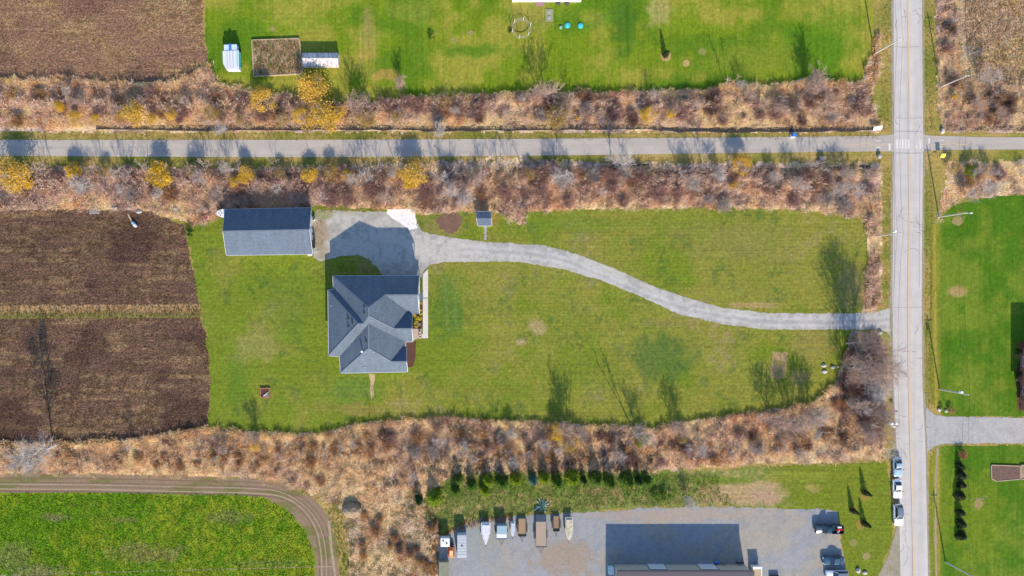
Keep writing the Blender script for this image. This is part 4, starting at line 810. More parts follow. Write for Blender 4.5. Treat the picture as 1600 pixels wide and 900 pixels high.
upole('weathered northernmost pole west of the road, by the corner of the north lawn', *PW[0], M['pole'])
upole('utility pole with white transformer beside the main lawn west of the road', *PW[1], M['concpole'], True, 1)
upole('dark pole with three white transformers by the woodland north of the cars', *PW[2], M['barkbrown'], True, 3)
upole('concrete pole leaning over brown brush, northernmost on the east side of the road', *PE[0], M['concpole'])
upole('pale pole by the east lawn just south of the path crossing', *PE[1], M['concpole'], True, 0, True)
upole('pale pole on the east lawn just north of the side driveway', *PE[2], M['concpole'], True, 1)
upole('grey pole on the lawn at the bottom right of the frame', *PE[3], M['concpole'])
def wires(ps, side):
    for i_, (a, b) in enumerate(zip(ps, ps[1:])):
        for dx in (-.6, .6):
            A = G(a[0], a[1], a[2]*S-.4)+Vector((dx, 0, 0)); B = G(b[0], b[1], b[2]*S-.4)+Vector((dx, 0, 0)); mb = MB(); n = 12; prev = A
            for k in range(1, n+1): f = k/n; p = A.lerp(B, f)-Vector((0, 0, 1.2*4*f*(1-f))); mb.cyl(prev, p, .02, n=4, caps=False); prev = p
            o = mb.build('power_line', M['black']); tag(o, 'thin %s power line %s the road, %s' % ('left' if dx < 0 else 'right', side+' of', ['leaving the top edge', 'from the top to the second pole', 'from the second to the third pole', 'from the third to the fourth pole', 'leaving the bottom edge'][i_]), 'power line', 'power lines on the %s side of the road' % side)
wires([(1364, -220, 68)]+PW, 'west'); wires([(1466, -60, 64)]+PE+[(1480, 1100, 62)], 'east')
def rock(name, label, px, py, r, m_=None, sx=1, sy=1, sz=.7, group=None, rz=0):
    o = MB().ball((0, 0, r*sz*.45), r, sx, sy, sz, 2, r*.12).build(name, m_ or M['stone']); o.location = G(px, py); o.rotation_euler.z = rz; return tag(o, label, 'boulder', group)
palest = mat('pale_limestone', (.42, .4, .38), .9)
rock('boulder', 'pale pointed boulder on the grass south of the small conifers, left of two', 1340, 891, .5, palest, .9, 1.1, .8); rock('boulder', 'pale flat boulder on the grass south of the small conifers, right of two', 1351, 895, .45, palest, 1.2, .8, .6)
rock('boulder', 'pale boulder on the verge northeast of the path crossing', 1471.5, 205, .55, palest, .8, 1.2, .9); rock('boulder', 'grey boulder with pinkish stone at the southwest corner of the path crossing', 1373, 244, .6, M['stone'], .8, 1, 1)
for k, (px, py, r, sx) in enumerate(((1287, 571, .5, 1.2), (1288, 581, .45, 1.3), (1301, 574, .5, 1.0), (1309, 573, .25, 1))): rock('boulder', ['pale stone at the upper left of the rock group by the woodland', 'pale stone at the lower left of the rock group by the woodland', 'larger grey stone on the right of the rock group by the woodland', 'smallest stone at the far right of the rock group by the woodland'][k], px, py, r, palest if k != 2 else M['stone'], sx, .8, .6, 'rocks on the lawn by the woodland')
rock('boulder', 'white boulder on the corner of the driveway and the road', 1374, 520, .5, palest, 1.2, .8, .8)
for k, (px, py, r) in enumerate(((1467, 640, .4), (1478, 642, .35))): rock('boulder', ['white stone left of the bush on the side driveway corner', 'white stone right under the bush on the side driveway corner'][k], px, py, r, palest)
for k, (px, py, r, sx) in enumerate(((180, 325, .5, 1.5), (201, 325, .45, 1.4), (217, 331, .5, 1.5), (274, 326, .55, 1))): rock('boulder', ['grey stone heap behind the field, left of four', 'grey stone behind the field, second of four', 'flat grey stone at the field edge, third of four', 'round grey stone nearest the barn at the field edge'][k], px, py, r, M['stone'], sx, .8, .5)
# board stack, plank and drum at field edge
t = empty('pallet', 'grey wooden pallet lying at the north edge of the brown field', 'pallet', G(148, 329), .05)
for k in range(6): MB().box(-1.1, 1.1, -.75+k*.26, -.57+k*.26, .12, .2).build('board', M['greyconc'], t)
for x in (-1, 0, 1): MB().box(x-.05, x+.05, -.75, .75, 0, .12).build('bearer', M['wood'], t)
o = MB().box(-.9, .9, -.14, .14, 0, .12).build('plank', M['wood']); o.location = G(203, 340); o.rotation_euler.z = -1.1; tag(o, 'single pale plank lying in the brown field', 'plank')
t = empty('barrel', 'blue and white barrel tipped over in the brown field', 'barrel', G(211, 351), -.9); MB().cyl((-.6, 0, .35), (.1, 0, .35), .35, .35, 12).build('shell', mat('faded_teal', (.2, .42, .5), .6), t); MB().cyl((.1, 0, .35), (.6, 0, .35), .36, .3, 12).build('lid', M['white'], t)
# fire pit
t = empty('fire_pit', 'square brick fire pit on the grass southwest of the farmhouse', 'fire pit', G(414.5, 613.5))
MB().box(-.95, .95, -1.0, 1.0, 0, .12).build('hearth', M['soil'], t)
brk = MB().box(-.16, .16, -.09, .09, 0, .16).mesh('brick', M['brick'])
for k in range(36):
    s = k % 4; f = (k//4)/8-.5; x, y, r = [(f*1.9, .98, 0), (f*1.9, -.98, 0), (.95, f*1.9, 1.57), (-.95, f*1.9, 1.57)][s]
    o = link('brick', brk, t); o.location = (x+random.uniform(-.05, .05), y+random.uniform(-.05, .05), .12+random.uniform(0, .12)); o.rotation_euler.z = r+random.uniform(-.15, .15)
for k in range(3): o = MB().cyl((-.6, 0, 0), (.6, 0, 0), .1, .08, 7).build('log', M['barkpale'], t); o.location = (.2, -.7+.25*k, .25); o.rotation_euler.z = .3*k
def signboard(label, px, py, m_, w, h, z, rz, name='sign', cat='sign', tilt=0.0):
    t = empty(name, label, cat, G(px, py), rz); 
    MB().cyl((-w*.3, 0, 0), (-w*.3, 0, z+h), .05, n=6).build('post', M['greyconc'], t); MB().cyl((w*.3, 0, 0), (w*.3, 0, z+h), .05, n=6).build('post', M['greyconc'], t)
    o = MB().box(-w/2, w/2, -.04, .04, 0, h).build('panel', m_, t); o.location = (0, -.06, z); o.rotation_euler.x = tilt; return t
t = signboard('long white board on low posts at the ditch end northwest of the crossing', 1368, 204, M['white'], 1.9, .9, .7, .15, tilt=-1.0)
t = signboard('yellow warning sign southeast of the path crossing', 1467.5, 247, mat('yellow_sign_face', (.8, .72, .05), .5), .9, .9, 1.0, 0, tilt=-.9)
t = empty('information_stand', 'blue topped stand with white base beside the paved path', 'stand', G(1237.5, 213)); MB().box(-.5, .5, -.4, .4, 0, .5, bev=.03).build('base', M['white'], t); MB().box(-.4, .45, -.2, .5, .5, 1.3, bev=.05).build('top', bluem, t)
t = empty('bench', 'grey bench with dark bin beside it at the south edge of the path', 'bench', G(1283, 248)); MB().box(-.7, .7, -.25, .25, .42, .5).build('seat', M['greyconc'], t); MB().box(-.7, .7, .2, .28, .5, .95).build('backrest', M['greyconc'], t)
for s in (-.6, .6): MB().box(s-.05, s+.05, -.2, .2, 0, .42).build('leg', M['darkmetal'], t)
t = empty('rubbish_bin', 'dark round bin on a white base next to the path bench', 'bin', G(1279.5, 253)); MB().cyl((0, 0, .0), (0, 0, .1), .5, .5, 12).build('base', M['white'], t); MB().cyl((0, 0, .1), (0, 0, .9), .3, .34, 12).build('drum', M['darkmetal'], t)
for k, (px, py) in enumerate(((1397, 641),)):
    t = empty('mailbox', 'dark mailbox on a post at the edge of the road shoulder', 'mailbox', G(px-1, py)); MB().box(-.05, .05, -.05, .05, 0, 1.1).build('post', M['wood'], t); MB().box(-.5, .15, -.12, .12, 1.1, 1.4, bev=.05).build('box', M['darkmetal'], t)
# mound
o = MB().ball((0, 0, .1), 2.0, 1.05, .85, .75, 3, .12).build('gravel_mound', mat('grey_spoil', alb(176, 152, 126), .95, noise=(1.5, .8, 1.2), bump=.5)); o.location = G(550, 797); tag(o, 'rounded heap of pale spoil in the scrub east of the dirt track', 'mound')
# ================================================================ vegetation
def sample(poly, dens, seed, edge=4, esc=9, es=None):
    """points in survey units; dens per square metre"""
    r = np.random.default_rng(seed); P = np.array(poly, float); x0, y0 = P.min(0); x1, y1 = P.max(0)
    x0, x1, y0, y1 = max(x0, -60), min(x1, 1660), max(y0, -60), min(y1, 950)
    n = int((x1-x0)*(y1-y0)*S*S*dens); x = r.uniform(x0, x1, n); y = r.uniform(y0, y1, n)
    dx = (vnoise(x, y, esc, seed, 3)-.5)*2*edge*1.6; dy = (vnoise(x, y, esc, seed+50, 3)-.5)*2*edge*1.6
    k = inpoly(x+dx, y+dy, poly); return x[k], y[k]
def tufts(name, x, y, col, h, rad, blades, wid, material, seed=0, label=None, jit=.3, up=0.0, z0=.0, hue=.08, spark=None):
    """every point grows a few pointed blades; joined into one mass"""
    r = np.random.default_rng(seed+500); n = len(x); m = n*blades
    X = np.repeat((x-NX)*S, blades); Y = np.repeat((NY-y)*S, blades); hh = np.repeat(h*np.ones(n), blades)*r.uniform(.5, 1.25, m); rr = np.repeat(rad*np.ones(n), blades)*r.uniform(.4, 1.2, m)
    a = r.uniform(0, 2*math.pi, m); c, s = np.cos(a), np.sin(a); w = wid*r.uniform(.6, 1.4, m)
    r0 = rr*up*r.random(m)
    bx = X+c*r0; by = Y+s*r0
    V = np.empty((m, 4, 3), np.float32)
    V[:, 0] = np.stack([bx-s*w*.5, by+c*w*.5, np.full(m, z0)+hh*.25*0], 1); V[:, 1] = np.stack([bx+c*rr*.55+s*w*.5, by+s*rr*.55-c*w*.5, z0+hh*.75], 1)
    V[:, 2] = np.stack([bx+c*rr, by+s*rr, z0+hh*r.uniform(.75, 1.0, m)], 1); V[:, 3] = np.stack([bx+c*rr*.5-s*w*.5, by+s*rr*.5+c*w*.5, z0+hh*.8], 1)
    cc = np.repeat(col, blades, 0)*(1+r.uniform(-jit, jit, (m, 1)))*(1+r.uniform(-hue, hue, (m, 3))); 
    if spark is not None: q = np.repeat(r.random(n) < spark[1]*2.6*sstep(vnoise(x, y, 9, 240, 3), .42, .66), blades); cc[q] = spark[0]*(1+r.uniform(-.2, .2, (q.sum(), 1)))
    cc = np.clip(cc, .005, .8)
    me = np_mesh(name, V.reshape(-1, 3), np.arange(m*4).reshape(-1, 4), material, np.repeat(cc, 4, 0)); o = link(name, me); return tag(o, label, None, None, 'stuff')
TS = 2.4      # tufts shade one another, so a dry stem is paler than the thicket as a whole looks
def hmap(x, y): return .12+.36*sstep(vnoise(x, y, 24, 200, 3)*.55+vnoise(x, y, 8, 201, 2)*.45, .34, .72)
for k, (nm, poly, lb, sc_, dn) in enumerate((('dry_thicket', BR1, 'brown and orange dry brush along the north side of the paved path', 1.1, 15), ('dry_thicket', BR2, 'mauve brown dry brush between the paved path and the main lawn', 1.1, 15),
        ('dry_thicket', BR3, 'tan and brown dry brush south of the main lawn', .85, 15), ('dry_thicket', BR4, 'dry brush northeast of the path crossing', 1.0, 14), ('dry_thicket', BR5, 'dry brush east of the road south of the path', .7, 12))):
    x, y = sample(poly, dn, 300+k, 5)
    ed = np.ones(len(x))
    if k == 0: keep = (y < 197+vnoise(x, y, 10, 7)*6); x, y = x[keep], y[keep]
    if k == 1: keep = (y > 252+vnoise(x, y, 12, 8)*18); x, y = x[keep], y[keep]
    hh = hmap(x, y)*sc_
    if k == 2: hh = hh*(1-.3*sstep(y, 700, 730))*1.15
    col = c_brush(x, y)*TS
    mv = .5*sstep(y, 262, 285)*(1-sstep(y, 305, 325)) if k == 1 else (.4*sstep(x, 1300, 1325)*(1-sstep(y, 690, 720)) if k == 2 else 0*x)
    col = mixc(col, alb(164, 140, 136)*TS*.85, mv)
    if k == 2: # greener scrub around the spruces and south-west, tan elsewhere
        col = mixc(col, alb(206, 172, 124)*TS, .6*(1-sstep(x, 560, 760))*(x > 80)); g = sstep(vnoise(x, y, 22, 210, 3), .5, .6)*sstep(y, 740, 775); col = mixc(col, alb(120, 122, 70)*TS, .75*g)
        col = mixc(col, alb(96, 76, 64)*TS, .6*sstep(vnoise(x, y, 30, 211, 3), .5, .62)*((x > 560)*(x < 760)*(y > 740)))
        col = mixc(col, alb(112, 92, 84)*TS, .65*((x > 1310)&(y < 700)).astype(float))
    if k == 2: col = mixc(col, alb(128, 98, 66)*TS, .8*sstep(vnoise(x, y, 15, 213, 4), .5, .6)*(x < 780)); col = mixc(col, alb(104, 100, 58)*TS*.9, .85*sstep(vnoise(x, y, 18, 214, 3), .48, .58)*sstep(y, 735, 760)*(x < 720)*(x > 545)); col = mixc(col, alb(84, 78, 50)*TS*.6, .9*sstep(y+(vnoise(x, y, 16, 215, 3)-.5)*36, 700, 716)*((x > 665)&(x < 1020)))  # last mix darkens the brush colour north of the spruces to deepen their shadows
    if k == 0: col = mixc(col, alb(206, 162, 112)*TS, .4*(1-sstep(x, 300, 420))+.35*sstep(x, 1180, 1260))
    hh = hh+.55*(~inpoly(x+(vnoise(x, y, 9, 300+k, 3)-.5)*16, y-9, poly))*(k in (0, 2))
    tufts(nm, x, y, col, hh, .34, 7, .052, M['leaf'], 10+k, lb, .34, .6, spark=(alb(238, 206, 164)*1.8, (.2, .1, .3, .25, .25)[k]))
# a fuzz of fine leafless twigs over the thicket
for k, (poly, c1, c2, dn, lb) in enumerate(((BR1, (190, 160, 146), (206, 180, 160), 1.5, 'fine leafless twigs of the brush north of the paved path'), (BR2, (190, 160, 148), (210, 186, 168), 2.2, 'fine leafless twigs of the brush between path and lawn'),
        (BR3, (180, 150, 130), (208, 180, 152), 1.5, 'fine leafless twigs of the brush south of the main lawn'), (BR4, (176, 148, 132), (196, 170, 150), 1.2, 'fine leafless twigs of the brush northeast of the crossing'))):
    x, y = sample(poly, dn, 470+k, 5); q = vnoise(x, y, 16, 250+k, 3) > .42
    if k == 1: q &= y > 262
    if k == 0: q &= y < 190
    if k == 2: q &= y < 765
    x, y = x[q], y[q]; t = np.random.default_rng(k).random(len(x))
    tufts('twig_mass', x, y, mixc(np.broadcast_to(alb(*c1), (len(x), 3)), alb(*c2), t)*2.3, (.6+1.0*vnoise(x, y, 14, 260, 2))*(1+(1.1*np.exp(-((y-166)/9)**2) if k == 0 else (.9*np.exp(-((y-286)/9)**2) if k == 1 else 0))), .85, 15, .022, M['leaf'], 70+k, lb, .3, .25)
# stubble and clods of the fields, crop leaves, rough grass at the edges
def ground_bits(name, poly, dens, seed, colf, h, rad, bl, w, material, label, k=1.2, jit=.35, edge=1, es=1, spark=None):
    x, y = sample(poly, dens, seed, edge); return tufts(name, x, y, colf(x, y)*k, h, rad, bl, w, material, seed, label, jit, .6, spark=spark)
FU = [(L0, T0), (318, T0), (318, 60), (326, 95), (290, 120), (230, 128), (120, 122), (L0, 126)]; F1 = [(L0, 326), (130, 327), (230, 330), (288, 352), (296, 400), (306, 440), (312, 481), (L0, 481)]; F2 = [(L0, 497), (312, 495), (324, 530), (330, 600), (326, 664), (180, 690), (60, 700), (L0, 704)]
ground_bits('field_stubble', FU, 9, 401, c_fieldU, .13, .2, 2, .11, M['leaf'], 'pale brown stubble of the upper left field', 1.25, .5, spark=(alb(214, 176, 142), .25))
ground_bits('field_stubble', F1, 9, 402, c_fieldL, .12, .2, 2, .11, M['leaf'], 'dark brown stubble of the field left of the barn', 1.15, .5, spark=(alb(180, 150, 104), .22))
ground_bits('field_stubble', F2, 9, 403, c_fieldL, .12, .2, 2, .11, M['leaf'], 'dark brown stubble of the field left of the farmhouse', 1.15, .5, spark=(alb(180, 150, 104), .22))
ground_bits('crop_plants', [(L0, 771), (370, 773), (415, 779), (449, 798), (477, 831), (491, 868), (492, T1), (L0, T1)], 8, 404, c_crop, .22, .26, 3, .14, M['green'], 'leafy green crop inside the curve of the dirt track', 1.3, .3, spark=(alb(150, 184, 70), .2))
ground_bits('dry_grass', [(1502, T0), (L1, T0), (L1, 140), (1560, 130), (1520, 110), (1508, 60)], 8, 405, c_meadow, .3, .35, 3, .12, M['leaf'], 'tan long grass in the meadow at the top right', 1.2, .3)
ground_bits('rough_grass', [(1130, 742), (1120, 760), (1150, 788), (1000, 790), (900, 799), (800, 806), (710, 820), (690, 818), (662, 810), (664, 778), (705, 744), (800, 738), (1000, 736), (1060, 742)], 9, 406, c_scrub, .22, .3, 3, .1, M['green'], 'rough grass between the spruces and the gravel yard', 1.2, .35, 3)
for i, (a, b) in enumerate((((1376, 0), (1393, 205)), ((1379, 262), (1392, 470)), ((1384, 540), (1396, 700)), ((1444, 0), (1462, 205)), ((1446, 245), (1458, 640)))):
    ground_bits('verge_grass', [(a[0], a[1]), (b[0], a[1]), (b[0], b[1]), (a[0], b[1])], 6, 410+i, c_verge, .12, .2, 3, .08, M['green'], 'short yellowish grass on the road verge', 1.15, .3, 1.5)
for i, (ya, yb) in enumerate(((206, 217), (247, 256))):
    ground_bits('verge_grass', [(L0, ya), (1372, ya), (1372, yb-8*(i > 0)), (800, yb), (L0, yb+3)], 7, 420+i, c_verge, .14, .22, 3, .08, M['green'], 'grass verge beside the paved path', 1.15, .35, 1.5)
ground_bits('lawn_edge_grass', [(L0, 484), (312, 480), (314, 496), (L0, 499)], 9, 430, c_divider, .35, .25, 4, .1, M['green'], 'taller grass on the strip dividing the two brown fields', 1.1, .3, 1)
# leaf litter edge strip along west verge hedge line (x about 1365)
x, y = sample([(1356, 335), (1374, 330), (1378, 480), (1360, 486), (1352, 440), (1360, 400)], 14, 440, 2); tufts('dry_thicket', x, y, mixc(c_brush(x, y), alb(210, 150, 96), .5*np.ones(len(x)))*TS, hmap(x, y)*.6, .3, 4, .1, M['leaf'], 41, 'narrow orange brown brush strip along the west verge of the road')
x, y = sample([(1362, 60), (1376, 60), (1374, 110), (1358, 150), (1348, 150), (1362, 100)], 14, 441, 2); tufts('dry_thicket', x, y, np.broadcast_to(alb(214, 166, 112), (len(x), 3))*TS, .35, .28, 4, .1, M['leaf'], 42, 'orange dry grass strip at the east end of the north lawn')

# ---- bare trees
def prisms(B):
    """B: list of (p0,p1,r0,r1) -> verts, quads"""
    P0 = np.array([b[0] for b in B]); P1 = np.array([b[1] for b in B]); R0 = np.array([b[2] for b in B])[:, None]; R1 = np.array([b[3] for b in B])[:, None]
    D = P1-P0; D /= np.linalg.norm(D, axis=1, keepdims=True)+1e-9; ref = np.where(np.abs(D[:, 2:3]) > .9, np.array([[1., 0, 0]]), np.array([[0, 0, 1.]]))
    U = np.cross(D, ref); U /= np.linalg.norm(U, axis=1, keepdims=True)+1e-9; Vv = np.cross(D, U); n = len(B); out = np.empty((n, 6, 3))
    for k in range(3):
        a = k*2*math.pi/3; d = U*math.cos(a)+Vv*math.sin(a); out[:, k] = P0+d*R0; out[:, 3+k] = P1+d*R1
    i = np.arange(n)[:, None]*6; F = np.concatenate([i+np.array([[0, 1, 4, 3]]), i+np.array([[1, 2, 5, 4]]), i+np.array([[2, 0, 3, 5]])], 0)
    return out.reshape(-1, 3), F
def grow(h, spread, stems, n1, n2, n3, r, tw, seed):
    R = random.Random(seed); trunk = []; br = []
    def rv(s): return np.array([R.gauss(0, s), R.gauss(0, s), R.gauss(0, s)])
    def shoot(p, d, L, r0, r1, segs, out, wob=.12):
        pts = [p]
        for i in range(segs):
            d = d+rv(wob)+np.array([0, 0, .05]); d = d/np.linalg.norm(d); q = p+d*L/segs
            ra = r0+(r1-r0)*i/segs; rb = r0+(r1-r0)*(i+1)/segs; out.append((p, q, ra, rb)); p = q; pts.append(p)
        return pts, d
    for s_ in range(stems):
        a = R.uniform(0, 6.28); tilt = .05 if stems == 1 else R.uniform(.15, .5); d = np.array([math.cos(a)*tilt, math.sin(a)*tilt, 1.]); d /= np.linalg.norm(d)
        st, _ = shoot(np.array([math.cos(a)*.1*(stems > 1), math.sin(a)*.1*(stems > 1), 0.]), d, h*(.9 if stems == 1 else R.uniform(.6, .95)), r, tw*1.5, 5, trunk, .07)
        for i in range(n1):
            f = R.uniform(.3, .98)*5; k = min(int(f), 4); p = st[k]+(st[k+1]-st[k])*(f-k); a = R.uniform(0, 6.28); up = R.uniform(.9, 2.4)
            d = np.array([math.cos(a), math.sin(a), up]); d /= np.linalg.norm(d); L = spread*(1.15-.6*f/5)*R.uniform(.7, 1.15)
            lp, _ = shoot(p, d, L, max(r*.38*(1.1-f/5), tw*1.4), tw, 3, br)
            for j in range(n2):
                g = R.uniform(.3, 1)*3; kk = min(int(g), 2); q = lp[kk]+(lp[kk+1]-lp[kk])*(g-kk); d2 = d+rv(.5); d2 /= np.linalg.norm(d2)
                sp, _ = shoot(q, d2, L*R.uniform(.3, .55), tw*1.1, tw*.7, 2, br)
                for m_ in range(n3): d3 = d2+rv(.55); d3 /= np.linalg.norm(d3); z = sp[1]+(sp[2]-sp[1])*R.random(); br.append((z, z+d3*L*R.uniform(.15, .3), tw*.7, tw*.35))
    return trunk, br
def tree_meshes(kind, spec, mats_, nvar, seed):
    out = []
    for v in range(nvar):
        tr, br = grow(*spec, seed+v); a, fa = prisms(tr); b, fb = prisms(br)
        out.append([(np_mesh('trunk', a, fa, m_), np_mesh('crown', b, fb, m_)) for m_ in mats_])
    return out
BK = [M['barkpale'], M['bark'], M['barkbrown']]
TM = {'sapling': tree_meshes('sapling', (5.4, 1.3, 2, 6, 3, 2, .045, .014), BK, 4, 10), 'tree': tree_meshes('tree', (6.4, 2.8, 3, 8, 6, 3, .08, .014), BK, 4, 30),
      'multi': tree_meshes('multi', (4.0, 2.1, 7, 7, 5, 4, .035, .0135), BK, 4, 50), 'big': tree_meshes('big', (14.0, 6.4, 1, 32, 9, 5, .3, .026), BK, 3, 70)}
def bare(kind, px, py, label, group=None, col=0, sc=1.0, rz=None, name='bare_tree'):
    t = empty(name, label, 'tree', G(px, py), random.uniform(0, 6.28) if rz is None else rz, group); t.scale = (sc*random.uniform(.9, 1.1), sc*random.uniform(.9, 1.1), sc)
    a, b = TM[kind][random.randrange(len(TM[kind]))][col]; link('trunk', a, t); link('crown', b, t); return t
# prominent ones, single labels
for kind, px, py, col, sc, lb in (
    ('multi', 349, 203, 0, 1.0, 'white barked bare tree spreading over the north verge of the path, left of the trailer'), ('multi', 684, 209, 0, .9, 'small white bare tree beside the north verge of the path, below the round bare shrub'),
    ('multi', 140, 288, 0, 1.2, 'pale grey bare tree above the brown field pallet'), ('tree', 357, 268, 0, .8, 'pale bare tree by the path verge between two yellow shrubs'), ('multi', 322, 284, 1, 1.2, 'greyish mauve bare tree northwest of the barn'),
    ('multi', 614, 272, 0, .6, 'little white bare tree left of the broad yellow tree'), ('tree', 690, 282, 0, .9, 'tall pale bare tree right of the broad yellow tree'), ('tree', 704, 300, 0, .85, 'pale bare tree north of the white limestone patch'), ('multi', 722, 312, 0, 1.1, 'pale bare tree left of the small blue-grey shed'),
    ('multi', 874, 286, 0, 1.25, 'broad white bare tree with branches fanned out, above the west end of the drive lawn'), ('big', 955, 256, 0, .55, 'large white bare tree leaning over the paved path'), ('multi', 1118, 273, 0, 1.1, 'white bare tree left of the yellow tree by the path'),
    ('multi', 1080, 295, 1, 1.2, 'grey bare tree south of the path between two brown bushes'), ('multi', 1300, 300, 1, 1.3, 'broad grey bare tree near the east end of the thicket south of the path'), ('multi', 1238, 292, 1, 1.2, 'grey bare tree in the thicket west of the broad one near the road'),
    ('tree', 1262, 128, 1, .75, 'grey bare tree at the edge of the north lawn nearest the road pole'), ('tree', 1150, 135, 0, .6, 'pale bare tree at the south edge of the north lawn with a thin shadow'),
    ('multi', 626, 133, 2, .9, 'round brown bare shrub standing alone on the south part of the north lawn'), ('multi', 960, 712, 1, 1.0, 'grey bare tree north of the last spruces'), ('multi', 1092, 700, 0, .8, 'pale bare tree in the tan brush right of the greenish bush'),
    ('tree', 738, 712, 0, .7, 'white forked bare tree in the dark brush north of the spruces'), ('tree', 645, 742, 1, .9, 'tall grey bare tree casting a shadow beside the first spruce'), ('multi', 1072, 780, 0, .9, 'white bare shrub at the lawn edge beside the gravel yard'),
    ('tree', 1242, 708, 1, 1.0, 'dense grey bare tree where the brush meets the roadside lawn'), ('big', 84, 697, 0, .95, 'huge white bare tree leaning over the dirt track at the left'), ('tree', 207, 694, 1, .75, 'grey bare tree casting a shadow on the lower brown field'), ('big', 1328, 556, 2, .98, 'tallest bare tree beside the driveway, its shadow across the gravel'),
    ('big', 1341, 580, 1, .85, 'second tall bare tree south of the driveway, behind the tallest'), ('big', 1322, 536, 2, .72, 'brownish tall bare tree closest to the driveway edge'), ('big', 1352, 600, 0, .62, 'white bare tree in the middle of the roadside woodland'), ('tree', 1336, 628, 1, 1.0, 'grey bare tree in the south part of the roadside woodland'),
    ('tree', 1366, 650, 1, 1.0, 'bare tree near the dark pole in the roadside woodland'), ('tree', 1376, 700, 0, 1.0, 'pale bare tree reaching over the first parked car'), ('big', 1226, 655, 1, .42, 'bare tree at the lawn edge below the bare earth patch, left of two'), ('big', 1252, 650, 1, .45, 'bare tree at the lawn edge below the bare earth patch, right of two'),
    ('multi', 1204, 656, 2, 1.55, 'shrubby bare tree at the lawn edge, left of the pair below the bare earth patch'), ('multi', 1238, 652, 2, 1.7, 'shrubby bare tree between the pair below the bare earth patch'), ('multi', 1262, 646, 1, 1.5, 'shrubby bare tree at the lawn edge, right of the pair below the earth patch'),
    ('multi', 886, 667, 2, 1.6, 'shrubby bare tree at the lawn edge right behind the bright yellow bush'), ('multi', 1052, 664, 2, 1.3, 'shrubby bare tree left of the brown one above the olive bush'), ('multi', 400, 682, 2, 1.1, 'shrubby bare tree at the lawn edge south of the fire pit'), ('multi', 996, 668, 1, 1.3, 'shrubby bare tree next to the very tall thin sapling'),
    ('multi', 566, 164, 2, 1.4, 'shrubby bare tree at the lawn corner, its shadow below the old trailer'), ('multi', 846, 152, 2, 1.6, 'shrubby bare tree casting a broad shadow on the north lawn under the trampoline'), ('multi', 1262, 136, 2, 1.5, 'shrubby bare tree in front of the grey one nearest the road pole'),
    ('sapling', 1197, 652, 2, 1.5, 'thin tall sapling at the south edge of the main lawn, furthest right'), ('sapling', 986, 661, 2, 2.1, 'very tall thin sapling casting a long thin shadow on the main lawn'), ('sapling', 586, 657, 2, 1.1, 'thin sapling by the grass south of the farmhouse, left'), ('sapling', 631, 652, 2, 1.0, 'thin sapling in the brush south of the farmhouse, right'),
    ('sapling', 733, 655, 2, .7, 'short thin sapling at the brush edge right of the farmhouse'), ('sapling', 1134, 134, 2, 1.5, 'thin tall sapling south of the tree rings on the north lawn'), ('tree', 876, 668, 1, .85, 'bare tree behind the bright yellow bush at the lawn edge'), ('tree', 1062, 664, 2, .75, 'brown bare tree at the lawn edge above the olive bush'),
    ('multi', 1536, 300, 0, 1.1, 'white bare tree on the grass east of the road, right of two'), ('multi', 1508, 306, 1, .9, 'grey bare tree on the grass east of the road, left of two'), ('sapling', 1532, 302, 2, 1.2, 'dark thin sapling beside the white bare tree east of the road'), ('tree', 1496, 92, 1, .8, 'grey bare tree at the west edge of the tan meadow'), ('multi', 1530, 126, 1, 1.2, 'grey bare tree beyond the leaning concrete pole'),
    ('sapling', 1516, 781, 2, .9, 'young leafless tree in a pale bare ring on the southeast lawn'), ('sapling', 1492, 338, 2, .6, 'short bare tree on the east lawn beside the pole with its own bare patch'), ('sapling', 1385, 672, 2, .8, 'little bare tree on the verge beside the mailbox')):
    bare(kind, px, py, lb, None, col, sc)
REG = []
ZN = [(-200, 130, 'at the far left'), (130, 340, 'left of the barn'), (340, 495, 'in line with the barn'), (495, 665, 'in line with the farmhouse'), (665, 800, 'in line with the shed'), (800, 950, 'near the drive bend'), (950, 1130, 'in line with the workshop'), (1130, 1290, 'right of the workshop'), (1290, 1420, 'close to the road'), (1420, 2000, 'east of the road')]
OR = ['first', 'second', 'third', 'fourth', 'fifth', 'sixth', 'seventh', 'eighth', 'ninth', 'tenth', 'eleventh', 'twelfth', 'thirteenth', 'fourteenth', 'fifteenth', 'sixteenth', 'seventeenth', 'eighteenth', 'nineteenth', 'twentieth', 'twenty-first', 'twenty-second', 'twenty-third', 'twenty-fourth', 'twenty-fifth', 'twenty-sixth']
def relabel():
    D = {}
    for o, px, base in REG:
        z = [q for q in ZN if q[0] <= px < q[1]][0][2]; D.setdefault((base, z), []).append((px, o))
    for (base, z), L in D.items():
        L.sort(key=lambda q: q[0])
        for i, (px, o) in enumerate(L): o['label'] = '%s, %s%s' % (base, z, '' if len(L) == 1 else ', %s from left' % OR[min(i, 25)])
def scatter_bare(n, poly, kinds, cols, sc, label, group, seed):
    x, y = sample(poly, 1, seed, 1); idx = np.random.default_rng(seed).permutation(len(x))[:n]
    for i in idx: REG.append((bare(random.choice(kinds), float(x[i]), float(y[i]), label, group, random.choice(cols), random.uniform(*sc)), float(x[i]), label))
scatter_bare(64, [(0, 258), (1360, 254), (1360, 270), (0, 276)], ['sapling'], [1, 2, 1], (.8, 1.25), 'leafless sapling at the path south verge', 'saplings along the south side of the path', 601)
scatter_bare(26, [(0, 276), (1360, 270), (1360, 318), (0, 316)], ['multi', 'tree'], [0, 1, 2, 2], (.6, .95), 'leafless tree amid thicket south of path', 'trees in the thicket south of the path', 602)
scatter_bare(34, [(520, 164), (640, 158), (800, 150), (1100, 148), (1330, 138), (1330, 180), (520, 185)], ['multi', 'tree', 'sapling'], [1, 2, 2], (.6, .95), 'leafless tree in the thicket north of path', 'trees in the thicket north of the path', 603)
